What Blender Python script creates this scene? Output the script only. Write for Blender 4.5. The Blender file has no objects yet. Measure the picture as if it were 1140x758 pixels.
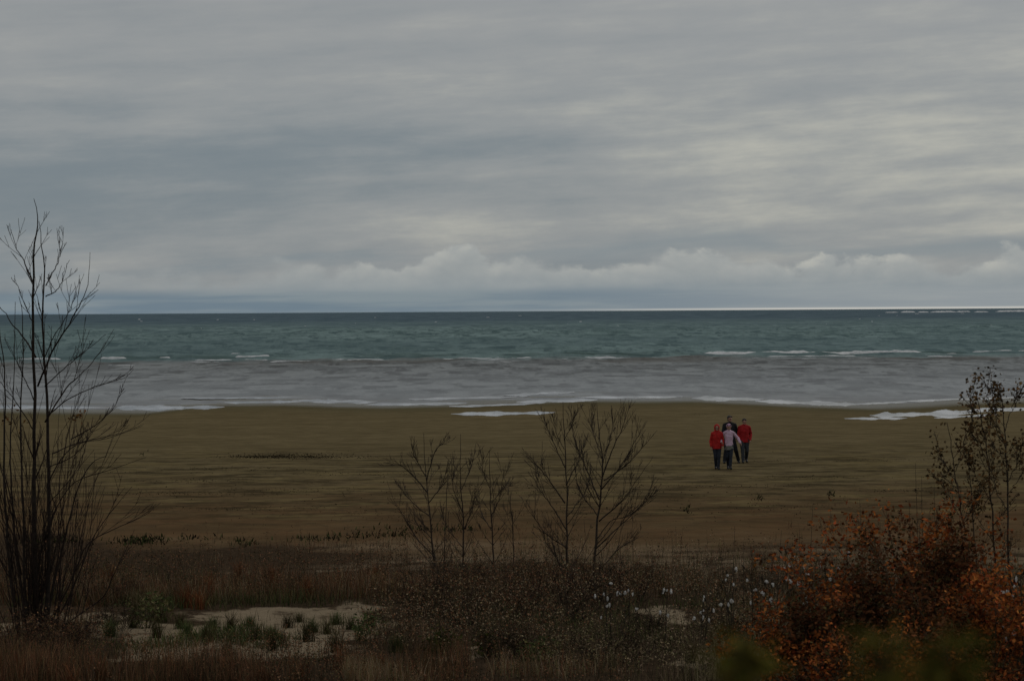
import bpy, bmesh, math, random
import numpy as np
from mathutils import Vector, Matrix, Euler

sc = bpy.context.scene
COL = sc.collection
RS = random.Random(7)
NP = np.random.default_rng(11)

# ------------------------------------------------------------------ camera
F = 2614.0                     # focal length in pixels of the 1140 px wide photograph
CAMZ = 5.96
cam_d = bpy.data.cameras.new('camera')
cam = bpy.data.objects.new('camera', cam_d)
COL.objects.link(cam)
cam_d.sensor_width = 36.0
cam_d.lens = 36.0 * F / 1140.0
cam_d.clip_end = 90000
cam_d.clip_start = 0.1
pitch = math.atan(32.5 / F)
roll = math.radians(0.36)
MC = (Matrix.Translation((0, 0, CAMZ)) @ Matrix.Rotation(math.radians(90) - pitch, 4, 'X')
      @ Matrix.Rotation(-roll, 4, 'Z'))
cam.matrix_world = MC
cam_d.dof.use_dof = True
cam_d.dof.focus_distance = 80.0
cam_d.dof.aperture_fstop = 7.0
sc.camera = cam
MR = MC.to_3x3()
MRI = np.array(MR.inverted())


def ray(px, py):
    return MR @ Vector(((px - 570) / F, -(py - 379) / F, -1.0))


def at(px, py, Y):
    d = ray(px, py)
    return Vector((d.x / d.y * Y, Y, CAMZ + d.z / d.y * Y))


def proj(P):
    """world points (n,3) -> coordinates on the photograph, to read off which patch of ground they are"""
    q = (np.asarray(P, dtype=float) - np.array([0, 0, CAMZ])) @ MRI.T
    d = np.maximum(-q[:, 2], 1e-3)
    return 570 + q[:, 0] / d * F, 379 - q[:, 1] / d * F


# ------------------------------------------------------------------ noise
def _hash(ix, iy, seed):
    h = (ix.astype(np.int64) * 374761393 + iy.astype(np.int64) * 668265263 + seed * 1442695041) & 0x7fffffff
    h = ((h ^ (h >> 13)) * 1274126177) & 0x7fffffff
    h = h ^ (h >> 16)
    return (h & 0xffff) / 65535.0


def vnoise(x, y, seed=0):
    x = np.asarray(x, float); y = np.asarray(y, float)
    ix = np.floor(x); iy = np.floor(y)
    fx = x - ix; fy = y - iy
    fx = fx * fx * (3 - 2 * fx); fy = fy * fy * (3 - 2 * fy)
    a = _hash(ix, iy, seed); b = _hash(ix + 1, iy, seed)
    c = _hash(ix, iy + 1, seed); d = _hash(ix + 1, iy + 1, seed)
    return (a * (1 - fx) + b * fx) * (1 - fy) + (c * (1 - fx) + d * fx) * fy


def fbm(x, y, seed=0, octv=4):
    s = 0; a = 0.5; t = 0
    for k in range(octv):
        s = s + a * vnoise(x, y, seed + k * 17); t += a
        x = np.asarray(x) * 2.03; y = np.asarray(y) * 2.03; a *= 0.5
    return s / t


def sstep(a, b, x):
    t = np.clip((np.asarray(x, float) - a) / (b - a), 0, 1)
    return t * t * (3 - 2 * t)


# ------------------------------------------------------------------ terrain heights
PY = [-400, -20, 0, 4, 12, 22, 29, 38, 50, 62, 75, 148]
PZ = [3.6, 4.0, 4.2, 4.1, 3.0, 1.95, 1.35, 0.85, 0.38, 0.19, 0.15, 0.02]
# the waterline: where it crosses the columns of the photograph, as ground distance
SHX = [-200, 0, 130, 190, 250, 330, 440, 520, 640, 700, 770, 860, 950, 1010, 1140, 1340]
SHY = [452, 453, 453.5, 454, 447, 446.5, 449, 446, 442, 443, 443, 447, 449, 446.5, 442, 444]
_sx, _sy = [], []
for a, b in zip(SHX, SHY):
    d = ray(a, b); t = (0.0 - CAMZ) / d.z
    _sx.append(d.x * t); _sy.append(d.y * t)
_o = np.argsort(_sx); _sx = np.array(_sx)[_o]; _sy = np.array(_sy)[_o]


def shore(x):
    return np.interp(x, _sx, _sy) + 5.0 * (fbm(np.asarray(x) * 0.13, np.asarray(x) * 0 + 3, 5, 3) - 0.5)


def hgt(x, y):
    x = np.asarray(x, float); y = np.asarray(y, float)
    base = np.interp(y, PY, PZ)
    # smooth the kinks
    base = (base + np.interp(y - 4, PY, PZ) + np.interp(y + 4, PY, PZ)) / 3
    dune = sstep(64, 40, y)
    z = base + dune * (0.30 * (fbm(x * 0.16, y * 0.16, 1) - 0.5) + 0.10 * (fbm(x * 0.7, y * 0.7, 2) - 0.5))
    s = shore(x)
    fl = (s - y) * 0.0042
    w = sstep(95, 125, y)
    z = z * (1 - w) + w * np.clip(fl, -3.0, 0.22)
    z = z + 0.012 * (fbm(x * 0.06, y * 0.25, 9) - 0.5) * sstep(60, 75, y)
    return z


def H(x, y):
    return float(hgt(np.array([x]), np.array([y]))[0])


def ground(px, py):
    d = ray(px, py)
    lo, hi = 3.0, 600.0
    ys = np.concatenate([np.arange(3, 80, 0.1), np.arange(80, 600, 0.5)])
    zz = CAMZ + d.z / d.y * ys
    gg = hgt(d.x / d.y * ys, ys)
    k = np.argmax(zz <= gg)
    y = ys[k]
    return Vector((d.x / d.y * y, y, gg[k]))


# ------------------------------------------------------------------ materials
def new_mat(name):
    m = bpy.data.materials.new(name); m.use_nodes = True
    nt = m.node_tree; nt.nodes.clear()
    return m, nt


class S:
    """a socket with arithmetic"""
    def __init__(self, nt, s): self.nt = nt; self.s = s
    def _m(self, op, *a):
        n = self.nt.nodes.new('ShaderNodeMath'); n.operation = op
        for i, v in enumerate((self,) + a):
            if isinstance(v, S): self.nt.links.new(v.s, n.inputs[i])
            else: n.inputs[i].default_value = v
        return S(self.nt, n.outputs[0])
    def __add__(self, o): return self._m('ADD', o)
    def __radd__(self, o): return self._m('ADD', o)
    def __sub__(self, o): return self._m('SUBTRACT', o)
    def __rsub__(self, o): return (self * -1.0) + o
    def __mul__(self, o): return self._m('MULTIPLY', o)
    def __rmul__(self, o): return self._m('MULTIPLY', o)
    def __truediv__(self, o): return self._m('DIVIDE', o)
    def pw(self, o): return self._m('POWER', o)
    def mx(self, o): return self._m('MAXIMUM', o)
    def mn(self, o): return self._m('MINIMUM', o)
    def exp(self): return self._m('EXPONENT')
    def asin(self): return self._m('ARCSINE')
    def atan2(self, o): return self._m('ARCTAN2', o)
    def ss(self, a, b, lo=0.0, hi=1.0):
        n = self.nt.nodes.new('ShaderNodeMapRange'); n.interpolation_type = 'SMOOTHSTEP'
        self.nt.links.new(self.s, n.inputs[0])
        for i, v in enumerate((a, b, lo, hi)):
            if isinstance(v, S): self.nt.links.new(v.s, n.inputs[i + 1])
            else: n.inputs[i + 1].default_value = v
        return S(self.nt, n.outputs[0])


def comb(nt, x, y, z=0.0):
    n = nt.nodes.new('ShaderNodeCombineXYZ')
    for i, v in enumerate((x, y, z)):
        if isinstance(v, S): nt.links.new(v.s, n.inputs[i])
        else: n.inputs[i].default_value = v
    return S(nt, n.outputs[0])


def sep(nt, v):
    n = nt.nodes.new('ShaderNodeSeparateXYZ'); nt.links.new(v.s, n.inputs[0])
    return [S(nt, o) for o in n.outputs]


def noise(nt, v, scale=1.0, detail=4.0, rough=0.55, dist=0.0):
    n = nt.nodes.new('ShaderNodeTexNoise')
    nt.links.new(v.s, n.inputs['Vector'])
    n.inputs['Scale'].default_value = scale; n.inputs['Detail'].default_value = detail
    n.inputs['Roughness'].default_value = rough; n.inputs['Distortion'].default_value = dist
    return S(nt, n.outputs['Fac'])


def mixc(nt, f, a, b, mode='MIX'):
    n = nt.nodes.new('ShaderNodeMix'); n.data_type = 'RGBA'; n.blend_type = mode
    if isinstance(f, S): nt.links.new(f.s, n.inputs[0])
    else: n.inputs[0].default_value = f
    for i, v in ((6, a), (7, b)):
        if isinstance(v, S): nt.links.new(v.s, n.inputs[i])
        else: n.inputs[i].default_value = tuple(v) + ((1.0,) if len(v) == 3 else ())
    return S(nt, n.outputs[2])


def objpos(nt):
    n = nt.nodes.new('ShaderNodeNewGeometry')
    return S(nt, n.outputs['Position'])


def attr(nt, name, col=False):
    n = nt.nodes.new('ShaderNodeAttribute'); n.attribute_name = name
    return S(nt, n.outputs['Color' if col else 'Fac'])


def finish(nt, color, rough=0.8, spec=0.3, bump=None, bdist=0.02, bstr=1.0, trans=0.0):
    p = nt.nodes.new('ShaderNodeBsdfPrincipled')
    o = nt.nodes.new('ShaderNodeOutputMaterial')
    if isinstance(color, S): nt.links.new(color.s, p.inputs['Base Color'])
    else: p.inputs['Base Color'].default_value = tuple(color) + (1,)
    if isinstance(rough, S): nt.links.new(rough.s, p.inputs['Roughness'])
    else: p.inputs['Roughness'].default_value = rough
    if isinstance(spec, S): nt.links.new(spec.s, p.inputs['Specular IOR Level'])
    else: p.inputs['Specular IOR Level'].default_value = spec
    if bump is not None:
        b = nt.nodes.new('ShaderNodeBump'); b.inputs['Distance'].default_value = bdist
        b.inputs['Strength'].default_value = bstr
        nt.links.new(bump.s, b.inputs['Height']); nt.links.new(b.outputs[0], p.inputs['Normal'])
    nt.links.new(p.outputs[0], o.inputs[0])
    return p


def simple_mat(name, c, rough=0.8, spec=0.2, var=0.25, scale=8.0, bump=0.0):
    m, nt = new_mat(name)
    g = objpos(nt)
    f = noise(nt, g, scale, 5)
    a = tuple(v * (1 - var) for v in c); b = tuple(v * (1 + var) for v in c)
    col = mixc(nt, f.ss(0.3, 0.7), a, b)
    finish(nt, col, rough, spec, bump=f if bump else None, bdist=bump)
    return m


def attr_mat(name, rough=1.0, spec=0.0, var=0.35, scale=3.0):
    """colour comes from the plant's own per-leaf colour, mottled by noise"""
    m, nt = new_mat(name)
    g = objpos(nt)
    f = noise(nt, g, scale, 3).ss(0.25, 0.75, 1 - var, 1 + var)
    c = attr(nt, 'Col', True)
    n = nt.nodes.new('ShaderNodeVectorMath'); n.operation = 'SCALE'
    nt.links.new(c.s, n.inputs[0]); nt.links.new(f.s, n.inputs['Scale'])
    finish(nt, S(nt, n.outputs[0]), rough, spec)
    return m


M = {}
M['bark'] = simple_mat('bark', (0.030, 0.023, 0.018), 0.9, 0.1, 0.35, 14, 0.004)
M['twig'] = simple_mat('twig', (0.026, 0.017, 0.013), 0.85, 0.1, 0.3, 20)
M['sapling_bark'] = simple_mat('sapling_bark', (0.042, 0.031, 0.022), 0.85, 0.1, 0.3, 20)
M['foliage'] = attr_mat('foliage')
M['grass'] = attr_mat('grass', var=0.4, scale=1.2)
M['fluff'] = simple_mat('seed_fluff', (0.50, 0.48, 0.44), 0.95, 0.05, 0.25, 60)
M['bush_stem'] = simple_mat('bush_stem', (0.085, 0.062, 0.042), 0.9, 0.0, 0.3, 20)
M['stalk'] = simple_mat('stalk', (0.035, 0.028, 0.018), 0.9, 0.1)
M['skin'] = simple_mat('skin', (0.30, 0.17, 0.12), 0.6, 0.3, 0.08, 10)
M['red_cloth'] = simple_mat('red_cloth', (0.30, 0.011, 0.012), 0.75, 0.2, 0.2, 12, 0.01)
M['orange_red_cloth'] = simple_mat('orange_red_cloth', (0.36, 0.014, 0.012), 0.75, 0.2, 0.2, 12, 0.01)
M['pink_cloth'] = simple_mat('pink_cloth', (0.54, 0.39, 0.48), 0.8, 0.15, 0.12, 12, 0.01)
M['pink_knit'] = simple_mat('pink_knit', (0.44, 0.27, 0.36), 0.9, 0.1, 0.15, 40, 0.006)
M['pale_cloth'] = simple_mat('pale_cloth', (0.14, 0.14, 0.12), 0.85, 0.1, 0.2, 14)
M['black_cloth'] = simple_mat('black_cloth', (0.012, 0.013, 0.015), 0.8, 0.2, 0.25, 12, 0.01)
M['denim'] = simple_mat('denim', (0.022, 0.026, 0.034), 0.85, 0.15, 0.25, 18, 0.006)
M['grey_trouser'] = simple_mat('grey_trouser', (0.035, 0.038, 0.04), 0.85, 0.15, 0.25, 18, 0.006)
M['shoe'] = simple_mat('shoe', (0.010, 0.009, 0.009), 0.6, 0.3, 0.2, 20)
M['dark_hair'] = simple_mat('dark_hair', (0.010, 0.008, 0.007), 0.6, 0.3, 0.3, 60)
M['grey_hair'] = simple_mat('grey_brown_hair', (0.035, 0.028, 0.022), 0.6, 0.3, 0.3, 60)
M['eye'] = simple_mat('eye', (0.02, 0.015, 0.012), 0.3, 0.5, 0.1, 40)
M['lip'] = simple_mat('lip', (0.22, 0.08, 0.07), 0.5, 0.3, 0.1, 40)


# ------------------------------------------------------------------ object helpers
def tag(o, label=None, cat=None, group=None, kind=None):
    if label: o['label'] = label
    if cat: o['category'] = cat
    if group: o['group'] = group
    if kind: o['kind'] = kind
    return o


def empty(name, loc, label, cat, group=None):
    o = bpy.data.objects.new(name, None); COL.objects.link(o)
    o.empty_display_size = 0.3
    o.location = loc
    return tag(o, label, cat, group)


class MB:
    """collects polygons for ONE mesh object"""
    def __init__(self): self.v = []; self.f = []; self.c = []; self.n = 0; self.chunks = []
    def add(self, verts, faces, col=None):
        o = len(self.v)
        self.v.extend(verts)
        self.f.extend([tuple(i + o for i in f) for f in faces])
        if col is not None: self.c.extend([col] * len(verts))
    def tube(self, pts, rad, sides=5):
        pts = [Vector(p) for p in pts]
        n = len(pts); o = len(self.v)
        up = Vector((0.31, 0.17, 0.93))
        for i, p in enumerate(pts):
            t = (pts[min(i + 1, n - 1)] - pts[max(i - 1, 0)])
            if t.length < 1e-9: t = Vector((0, 0, 1))
            t.normalize()
            a = t.cross(Vector((1, 0, 0)) if abs(t.x) < 0.7 else Vector((0, 1, 0))).normalized()
            b = t.cross(a)
            for k in range(sides):
                an = 2 * math.pi * k / sides
                self.v.append(p + (a * math.cos(an) + b * math.sin(an)) * rad[i])
        for i in range(n - 1):
            for k in range(sides):
                k2 = (k + 1) % sides
                self.f.append((o + i * sides + k, o + i * sides + k2, o + (i + 1) * sides + k2, o + (i + 1) * sides + k))
        self.f.append(tuple(o + k for k in reversed(range(sides))))
        self.f.append(tuple(o + (n - 1) * sides + k for k in range(sides)))
    def build(self, name, mat, parent=None, offset=None, smooth=True, cols=None):
        me = bpy.data.meshes.new(name)
        vs = self.v
        if offset is not None:
            vs = [Vector(v) - offset for v in vs]
        me.from_pydata([tuple(v) for v in vs], [], self.f)
        if self.c:
            a = me.color_attributes.new('Col', 'FLOAT_COLOR', 'POINT')
            arr = np.ones((len(self.v), 4), np.float32); arr[:, :3] = np.array(self.c, np.float32)
            a.data.foreach_set('color', arr.ravel())
        me.materials.append(mat)
        if smooth: me.polygons.foreach_set('use_smooth', [True] * len(me.polygons))
        me.update()
        o = bpy.data.objects.new(name, me); COL.objects.link(o)
        if parent is not None: o.parent = parent
        return o


def np_mesh(name, verts, faces, mat, cols=None, smooth=False):
    """numpy verts (n,3) and faces (m,k)"""
    me = bpy.data.meshes.new(name)
    k = faces.shape[1]
    me.vertices.add(len(verts)); me.vertices.foreach_set('co', np.asarray(verts, np.float32).ravel())
    me.loops.add(faces.size); me.loops.foreach_set('vertex_index', faces.astype(np.int32).ravel())
    me.polygons.add(len(faces))
    me.polygons.foreach_set('loop_start', np.arange(len(faces), dtype=np.int32) * k)
    me.polygons.foreach_set('loop_total', np.full(len(faces), k, np.int32))
    me.update(calc_edges=True); me.validate()
    if cols is not None:
        a = me.color_attributes.new('Col', 'FLOAT_COLOR', 'POINT')
        arr = np.ones((len(verts), 4), np.float32); arr[:, :3] = cols
        a.data.foreach_set('color', arr.ravel())
    if smooth: me.polygons.foreach_set('use_smooth', np.ones(len(faces), bool))
    me.materials.append(mat)
    o = bpy.data.objects.new(name, me); COL.objects.link(o)
    return o


def grid(xs, ys):
    nx, ny = len(xs), len(ys)
    X, Y = np.meshgrid(xs, ys)
    i = np.arange(ny - 1)[:, None] * nx + np.arange(nx - 1)[None, :]
    faces = np.stack([i, i + 1, i + nx + 1, i + nx], -1).reshape(-1, 4)
    return X.ravel(), Y.ravel(), faces


# ------------------------------------------------------------------ beach and dune: one sheet
def grow(a, b, s, g):
    out = [a]
    while abs(out[-1]) < abs(b):
        out.append(out[-1] + s); s *= g
    return out


xr = list(np.arange(0, 14, 0.2)) + list(np.arange(14, 60, 0.6)) + grow(60, 6000, 1.5, 1.25)
xs = np.array([-v for v in reversed(xr[1:])] + xr)
ys = np.array([-400, -200, -100, -60, -40] + list(np.arange(-30, 20, 1.0)) + list(np.arange(20, 64, 0.25)) +
              list(np.arange(64, 160, 0.8)) + list(np.arange(160, 420, 6)) + [600, 1200])
gx, gy, gf = grid(xs, ys)
gz = hgt(gx, gy)
GP = np.stack([gx, gy, gz], 1)
ppx, ppy = proj(GP)


wpx = ppx + 90 * (fbm(gx * 0.9, gy * 0.5, 61, 3) - 0.5); wpy = ppy + 26 * (fbm(gx * 0.8, gy * 0.5, 62, 3) - 0.5)


def ell(cx, cy, rx, ry):
    return 1.0 - np.sqrt(((wpx - cx) / rx) ** 2 + ((wpy - cy) / ry) ** 2)


clear = np.full(len(gx), -9.0)
for e in [(330, 688, 120, 15), (205, 722, 62, 15), (395, 682, 50, 12), (270, 706, 150, 14), (160, 704, 60, 13), (748, 686, 48, 11), (310, 728, 120, 11), (180, 735, 60, 10),
          (512, 731, 26, 12), (815, 738, 55, 13), (330, 722, 60, 10), (90, 688, 60, 9), (-60, 700, 90, 12)]:
    clear = np.maximum(clear, ell(*e) * 1.5)
veg = sstep(68, 44, gy + 24 * (fbm(gx * 0.16, gy * 0.20, 21, 5) - 0.5))
litter = np.clip(veg - sstep(-0.15, 0.45, clear) * 0.97, 0, 1)
wet = sstep(-22, -3, gy - shore(gx))
red = sstep(88, 64, gy + 14 * (fbm(gx * 0.05, gy * 0.10, 31) - 0.5))
mg, nt = new_mat('beach_sand')
g = objpos(nt)
X_, Y_, Z_ = sep(nt, g)
a_l, a_w, a_r = attr(nt, 'litter'), attr(nt, 'wet'), attr(nt, 'red')
st1 = noise(nt, comb(nt, X_ * 0.22, Y_ * 0.34), 1.0, 7, 0.68)         # long bands along the shore
st2 = noise(nt, comb(nt, X_ * 0.9, Y_ * 1.1), 1.0, 5, 0.65)
st3 = noise(nt, comb(nt, X_ * 0.35, Y_ * 0.25, 5.0), 1.0, 5, 0.7)
fine = noise(nt, g, 9.0, 6, 0.7)
grain = noise(nt, g, 55.0, 3, 0.7)
dry = mixc(nt, st1.ss(0.3, 0.7), (0.148, 0.115, 0.058), (0.200, 0.156, 0.082))
dry = mixc(nt, st2.ss(0.35, 0.72) * 0.7, dry, (0.108, 0.082, 0.042))
redc = mixc(nt, st1.ss(0.35, 0.65), (0.145, 0.085, 0.042), (0.095, 0.056, 0.028))
base = mixc(nt, (a_r * 0.85 + (st3 - 0.5) * 0.9 * a_r.ss(0, 0.2)).mx(0.0).mn(1.0), dry, redc)
# rows of dark wrack in the upper beach
yz = Y_.ss(60, 70) * Y_.ss(112, 86)
wr = noise(nt, comb(nt, X_ * 0.34, Y_ * 0.62, 2.0), 1.0, 7, 0.74).ss(0.46, 0.58) * yz
base = mixc(nt, wr * 0.72, base, (0.040, 0.031, 0.016))
pale = noise(nt, comb(nt, X_ * 0.26, Y_ * 0.5, 8.0), 1.0, 6, 0.7).ss(0.50, 0.62) * yz
base = mixc(nt, pale * 0.6, base, (0.215, 0.165, 0.075))
wetc = mixc(nt, st1.ss(0.3, 0.7), (0.090, 0.080, 0.042), (0.112, 0.100, 0.056))
base = mixc(nt, a_w, base, wetc)
duner = mixc(nt, fine.ss(0.3, 0.75), (0.21, 0.162, 0.105), (0.30, 0.235, 0.155))
isd = (Y_ + (st1 - 0.5) * 22.0).ss(60, 46)
base = mixc(nt, isd, base, duner)
midn = noise(nt, comb(nt, X_ * 1.5, Y_ * 0.9, 17.0), 1.0, 6, 0.7)
lm = (a_l + midn.ss(0.46, 0.60) * 0.55 * isd + (fine - 0.5) * 1.0 * isd + (st2 - 0.5) * 0.9 * a_l.ss(0.02, 0.25)).ss(0.22, 0.80)
lit = mixc(nt, fine.ss(0.35, 0.7), (0.030, 0.021, 0.013), (0.085, 0.056, 0.034))
mott = midn.ss(0.50, 0.64) * Y_.ss(50, 64) * Y_.ss(118, 80)
base = mixc(nt, mott * 0.42, base, (0.060, 0.046, 0.027))
base = mixc(nt, lm, base, lit)
base = mixc(nt, grain.ss(0.3, 0.8) * 0.3, base, (0.03, 0.025, 0.02))
pg = finish(nt, base, a_w.ss(0.6, 1.0, 0.9, 0.42), a_w.ss(0.6, 1.0, 0.0, 0.3), bump=fine + st2 * 0.5, bdist=0.04, bstr=0.7)
beach = np_mesh('beach', GP, gf, mg, smooth=True)
for nm, arr in (('litter', litter), ('wet', wet), ('red', red)):
    a = beach.data.attributes.new(nm, 'FLOAT', 'POINT'); a.data.foreach_set('value', arr.astype(np.float32))
tag(beach, 'flat brown sand beach rising into the low dune', kind='structure')

# ------------------------------------------------------------------ sea
sy = [60.0 + 0 * 1]
sy = list(np.arange(112, 165, 0.5))
s = 0.5
while sy[-1] < 760:
    sy.append(sy[-1] + s); s *= 1.0045
while sy[-1] < 60000:
    s *= 1.12; sy.append(sy[-1] + s)
xr = list(np.arange(0, 95, 0.5)) + list(np.arange(95, 190, 1.6)) + grow(190, 60000, 3, 1.35)
xs = np.array([-v for v in reversed(xr[1:])] + xr)
wx, wy, wf = grid(xs, np.array(sy))
wz = np.zeros(len(wx))
amp_env = np.interp(wy, [110, 150, 190, 270, 300, 330, 700, 900, 1400], [0.0, 0.012, 0.05, 0.10, 0.16, 0.21, 0.24, 0.16, 0.0])
amp_env = amp_env * sstep(330, 170, np.abs(wx))
amp_env = amp_env * (0.55 + 0.9 * fbm(wx * 0.02, wy * 0.01, 41, 3))
rw = np.random.default_rng(5)
tot = 0
for k in range(46):
    L = 1.6 * (9.5 / 1.6) ** rw.random()
    if k < 10: L = rw.uniform(6, 11)
    th = rw.normal(0.15, 0.42)
    kx = math.sin(th) * 2 * math.pi / L; ky = -math.cos(th) * 2 * math.pi / L
    A = (L ** 0.9) * rw.uniform(0.5, 1.3)
    ph = kx * wx + ky * wy + rw.uniform(0, 6.28)
    tot += A * A * 0.5
    wz += A * (np.sin(ph) + 0.22 * np.sin(2 * ph + 0.6))
wz = wz / math.sqrt(tot) * amp_env
ms, nt = new_mat('sea_water')
g = objpos(nt); X_, Y_, Z_ = sep(nt, g)
w1 = noise(nt, comb(nt, X_ * 0.05, Y_ * 0.022), 1.0, 5, 0.6)
w2 = noise(nt, comb(nt, X_ * 0.06, Y_ * 0.012), 1.0, 8, 0.80)
w5 = noise(nt, comb(nt, X_ * 0.22 + 40.0, Y_ * 0.075), 1.0, 4, 0.6)
w8 = noise(nt, comb(nt, X_ * 0.16, Y_ * 0.055, 13.0), 1.0, 7, 0.78)
w7 = noise(nt, comb(nt, X_ * 0.30 + 40.0, Y_ * 0.11, 6.0), 1.0, 4, 0.6)
w6 = noise(nt, comb(nt, X_ * 0.06 + 40.0, Y_ * 0.02), 1.0, 4, 0.6)
w3 = noise(nt, comb(nt, X_ * 0.012, Y_ * 0.004, 4.0), 1.0, 6, 0.65)
w4 = noise(nt, comb(nt, X_ * 0.05, Y_ * 0.006, 9.0), 1.0, 6, 0.7)
yy = Y_ + (w1 - 0.5) * 36.0
shal = mixc(nt, w8.ss(0.42, 0.58), (0.122, 0.130, 0.124), (0.222, 0.234, 0.226))
shal = mixc(nt, w7.ss(0.48, 0.39) * 0.72, shal, (0.045, 0.046, 0.040))  # dark flecks: wavelet shading painted into the shallow-water colour
teal = mixc(nt, w2.ss(0.38, 0.62), (0.085, 0.140, 0.134), (0.190, 0.270, 0.258))
teal = mixc(nt, w5.ss(0.48, 0.40) * 0.7, teal, (0.036, 0.074, 0.076))  # tone of the darker wave facets put into the water colour as flecks
teal = mixc(nt, w3.ss(0.42, 0.60) * 0.45, teal, (0.080, 0.132, 0.138))
navy = mixc(nt, w4.ss(0.35, 0.65), (0.034, 0.068, 0.088), (0.095, 0.146, 0.168))
tr = mixc(nt, (Y_ + (w3 - 0.5) * 900.0).ss(620, 1900), teal, navy)
wc = mixc(nt, yy.ss(278, 303), shal, tr)
wc = mixc(nt, yy.ss(298, 306) * yy.ss(330, 312) * w6.ss(0.4, 0.6) * 0.75, wc, (0.026, 0.058, 0.044))
wc = mixc(nt, yy.ss(262, 276) * yy.ss(292, 282) * w6.ss(0.55, 0.4) * 0.6, wc, (0.085, 0.074, 0.055))
wc = mixc(nt, yy.ss(178, 148) * 0.5, wc, (0.125, 0.113, 0.098))
cap = w2.ss(0.80, 0.83) * Y_.ss(300, 330)
bmp = noise(nt, comb(nt, X_ * 1.3, Y_ * 0.9), 1.0, 5, 0.65)
bfar = noise(nt, comb(nt, X_ * 0.12, Y_ * 0.05), 1.0, 5, 0.65)
b = nt.nodes.new('ShaderNodeBump'); b.inputs['Distance'].default_value = 0.35; b.inputs['Strength'].default_value = 0.55
nt.links.new((bmp + bfar * Y_.ss(500, 900) * 6.0).s, b.inputs['Height'])
d = nt.nodes.new('ShaderNodeBsdfDiffuse'); nt.links.new(wc.s, d.inputs[0]); nt.links.new(b.outputs[0], d.inputs['Normal'])
gl = nt.nodes.new('ShaderNodeBsdfGlossy'); gl.inputs['Color'].default_value = (0.9, 0.92, 0.95, 1)
nt.links.new(b.outputs[0], gl.inputs['Normal']); gl.inputs['Roughness'].default_value = 0.28
mx = nt.nodes.new('ShaderNodeMixShader')
fac = Y_.ss(150, 300, 0.26, 0.06)
nt.links.new(fac.s, mx.inputs[0]); nt.links.new(d.outputs[0], mx.inputs[1]); nt.links.new(gl.outputs[0], mx.inputs[2])
fo = nt.nodes.new('ShaderNodeBsdfDiffuse'); fo.inputs[0].default_value = (0.5, 0.5, 0.5, 1)
mx2 = nt.nodes.new('ShaderNodeMixShader'); nt.links.new((cap * 0.8).s, mx2.inputs[0])
nt.links.new(mx.outputs[0], mx2.inputs[1]); nt.links.new(fo.outputs[0], mx2.inputs[2])
o = nt.nodes.new('ShaderNodeOutputMaterial'); nt.links.new(mx2.outputs[0], o.inputs[0])
sea = np_mesh('sea', np.stack([wx, wy, wz], 1), wf, ms, smooth=True)
tag(sea, 'choppy grey-green sea out to the horizon', kind='structure')

# foam: lumpy crests breaking over the sand bar and far caps near the horizon
mf, nt = new_mat('foam')
g = objpos(nt)
f1 = noise(nt, g, 1.6, 5, 0.7)
finish(nt, mixc(nt, f1.ss(0.3, 0.7), (0.50, 0.51, 0.51), (0.72, 0.72, 0.71)), 0.9, 0.1)


def crest(x0, x1, yfun, hh, depth, seed, step=0.25, base=0.0):
    """a breaking ridge from x0 to x1: humped in section, ragged in height"""
    n = max(6, int((x1 - x0) / step))
    X = np.linspace(x0, x1, n)
    e = np.clip(np.minimum((X - x0), (x1 - X)) / max(0.12 * (x1 - x0), 0.4), 0, 1) ** 0.6
    k = hh * e * (0.6 + 0.8 * fbm(X * (0.5 / max(step / 0.25, 1)), X * 0 + seed, seed, 4))
    Y = yfun(X)
    rows = []
    for (dy, dz) in ((-1.0, -0.35), (-0.75, 0.25), (-0.35, 0.85), (0.0, 1.0), (0.5, 0.6), (1.0, -0.3)):
        jy = dy * depth * (0.6 + 0.8 * vnoise(X * 0.8, X * 0 + dy * 3, seed + 3))
        jz = dz * k * (0.8 + 0.4 * vnoise(X * 1.7, X * 0 + dy * 5, seed + 5))
        rows.append(np.stack([X, Y + jy, base + jz], 1))
    V = np.concatenate(rows)
    m = 6
    i = np.arange(m - 1)[:, None] * n + np.arange(n - 1)[None, :]
    Fc = np.stack([i, i + 1, i + n + 1, i + n], -1).reshape(-1, 4)
    return V, Fc


VV, FF, off = [], [], 0
rf = random.Random(3)


def addc(px0, px1, py0, py1, hpx, seed, depth=None, Yset=None):
    global off
    if Yset is None:
        def pt(px, py):
            d = ray(px, py); t = (0.05 - CAMZ) / d.z
            return d.x * t, d.y * t
        (xa, ya), (xb, yb) = pt(px0, py0), pt(px1, py1)
    else:
        xa = (px0 - 570) / F * Yset; xb = (px1 - 570) / F * Yset; ya = yb = Yset
    hh = hpx * 0.5 * (ya + yb) / F
    wob = rf.uniform(0, 50)
    def yf(X):
        return ya + (X - xa) / (xb - xa) * (yb - ya) + 0.012 * ya * (fbm(X * 0.06 + wob, X * 0, seed, 3) - 0.5)
    V, Fc = crest(xa, xb, yf, hh, depth or hh * 1.6, seed, step=max(0.25, ya / 2500))
    VV.append(V); FF.append(Fc + off); off += len(V)


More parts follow.
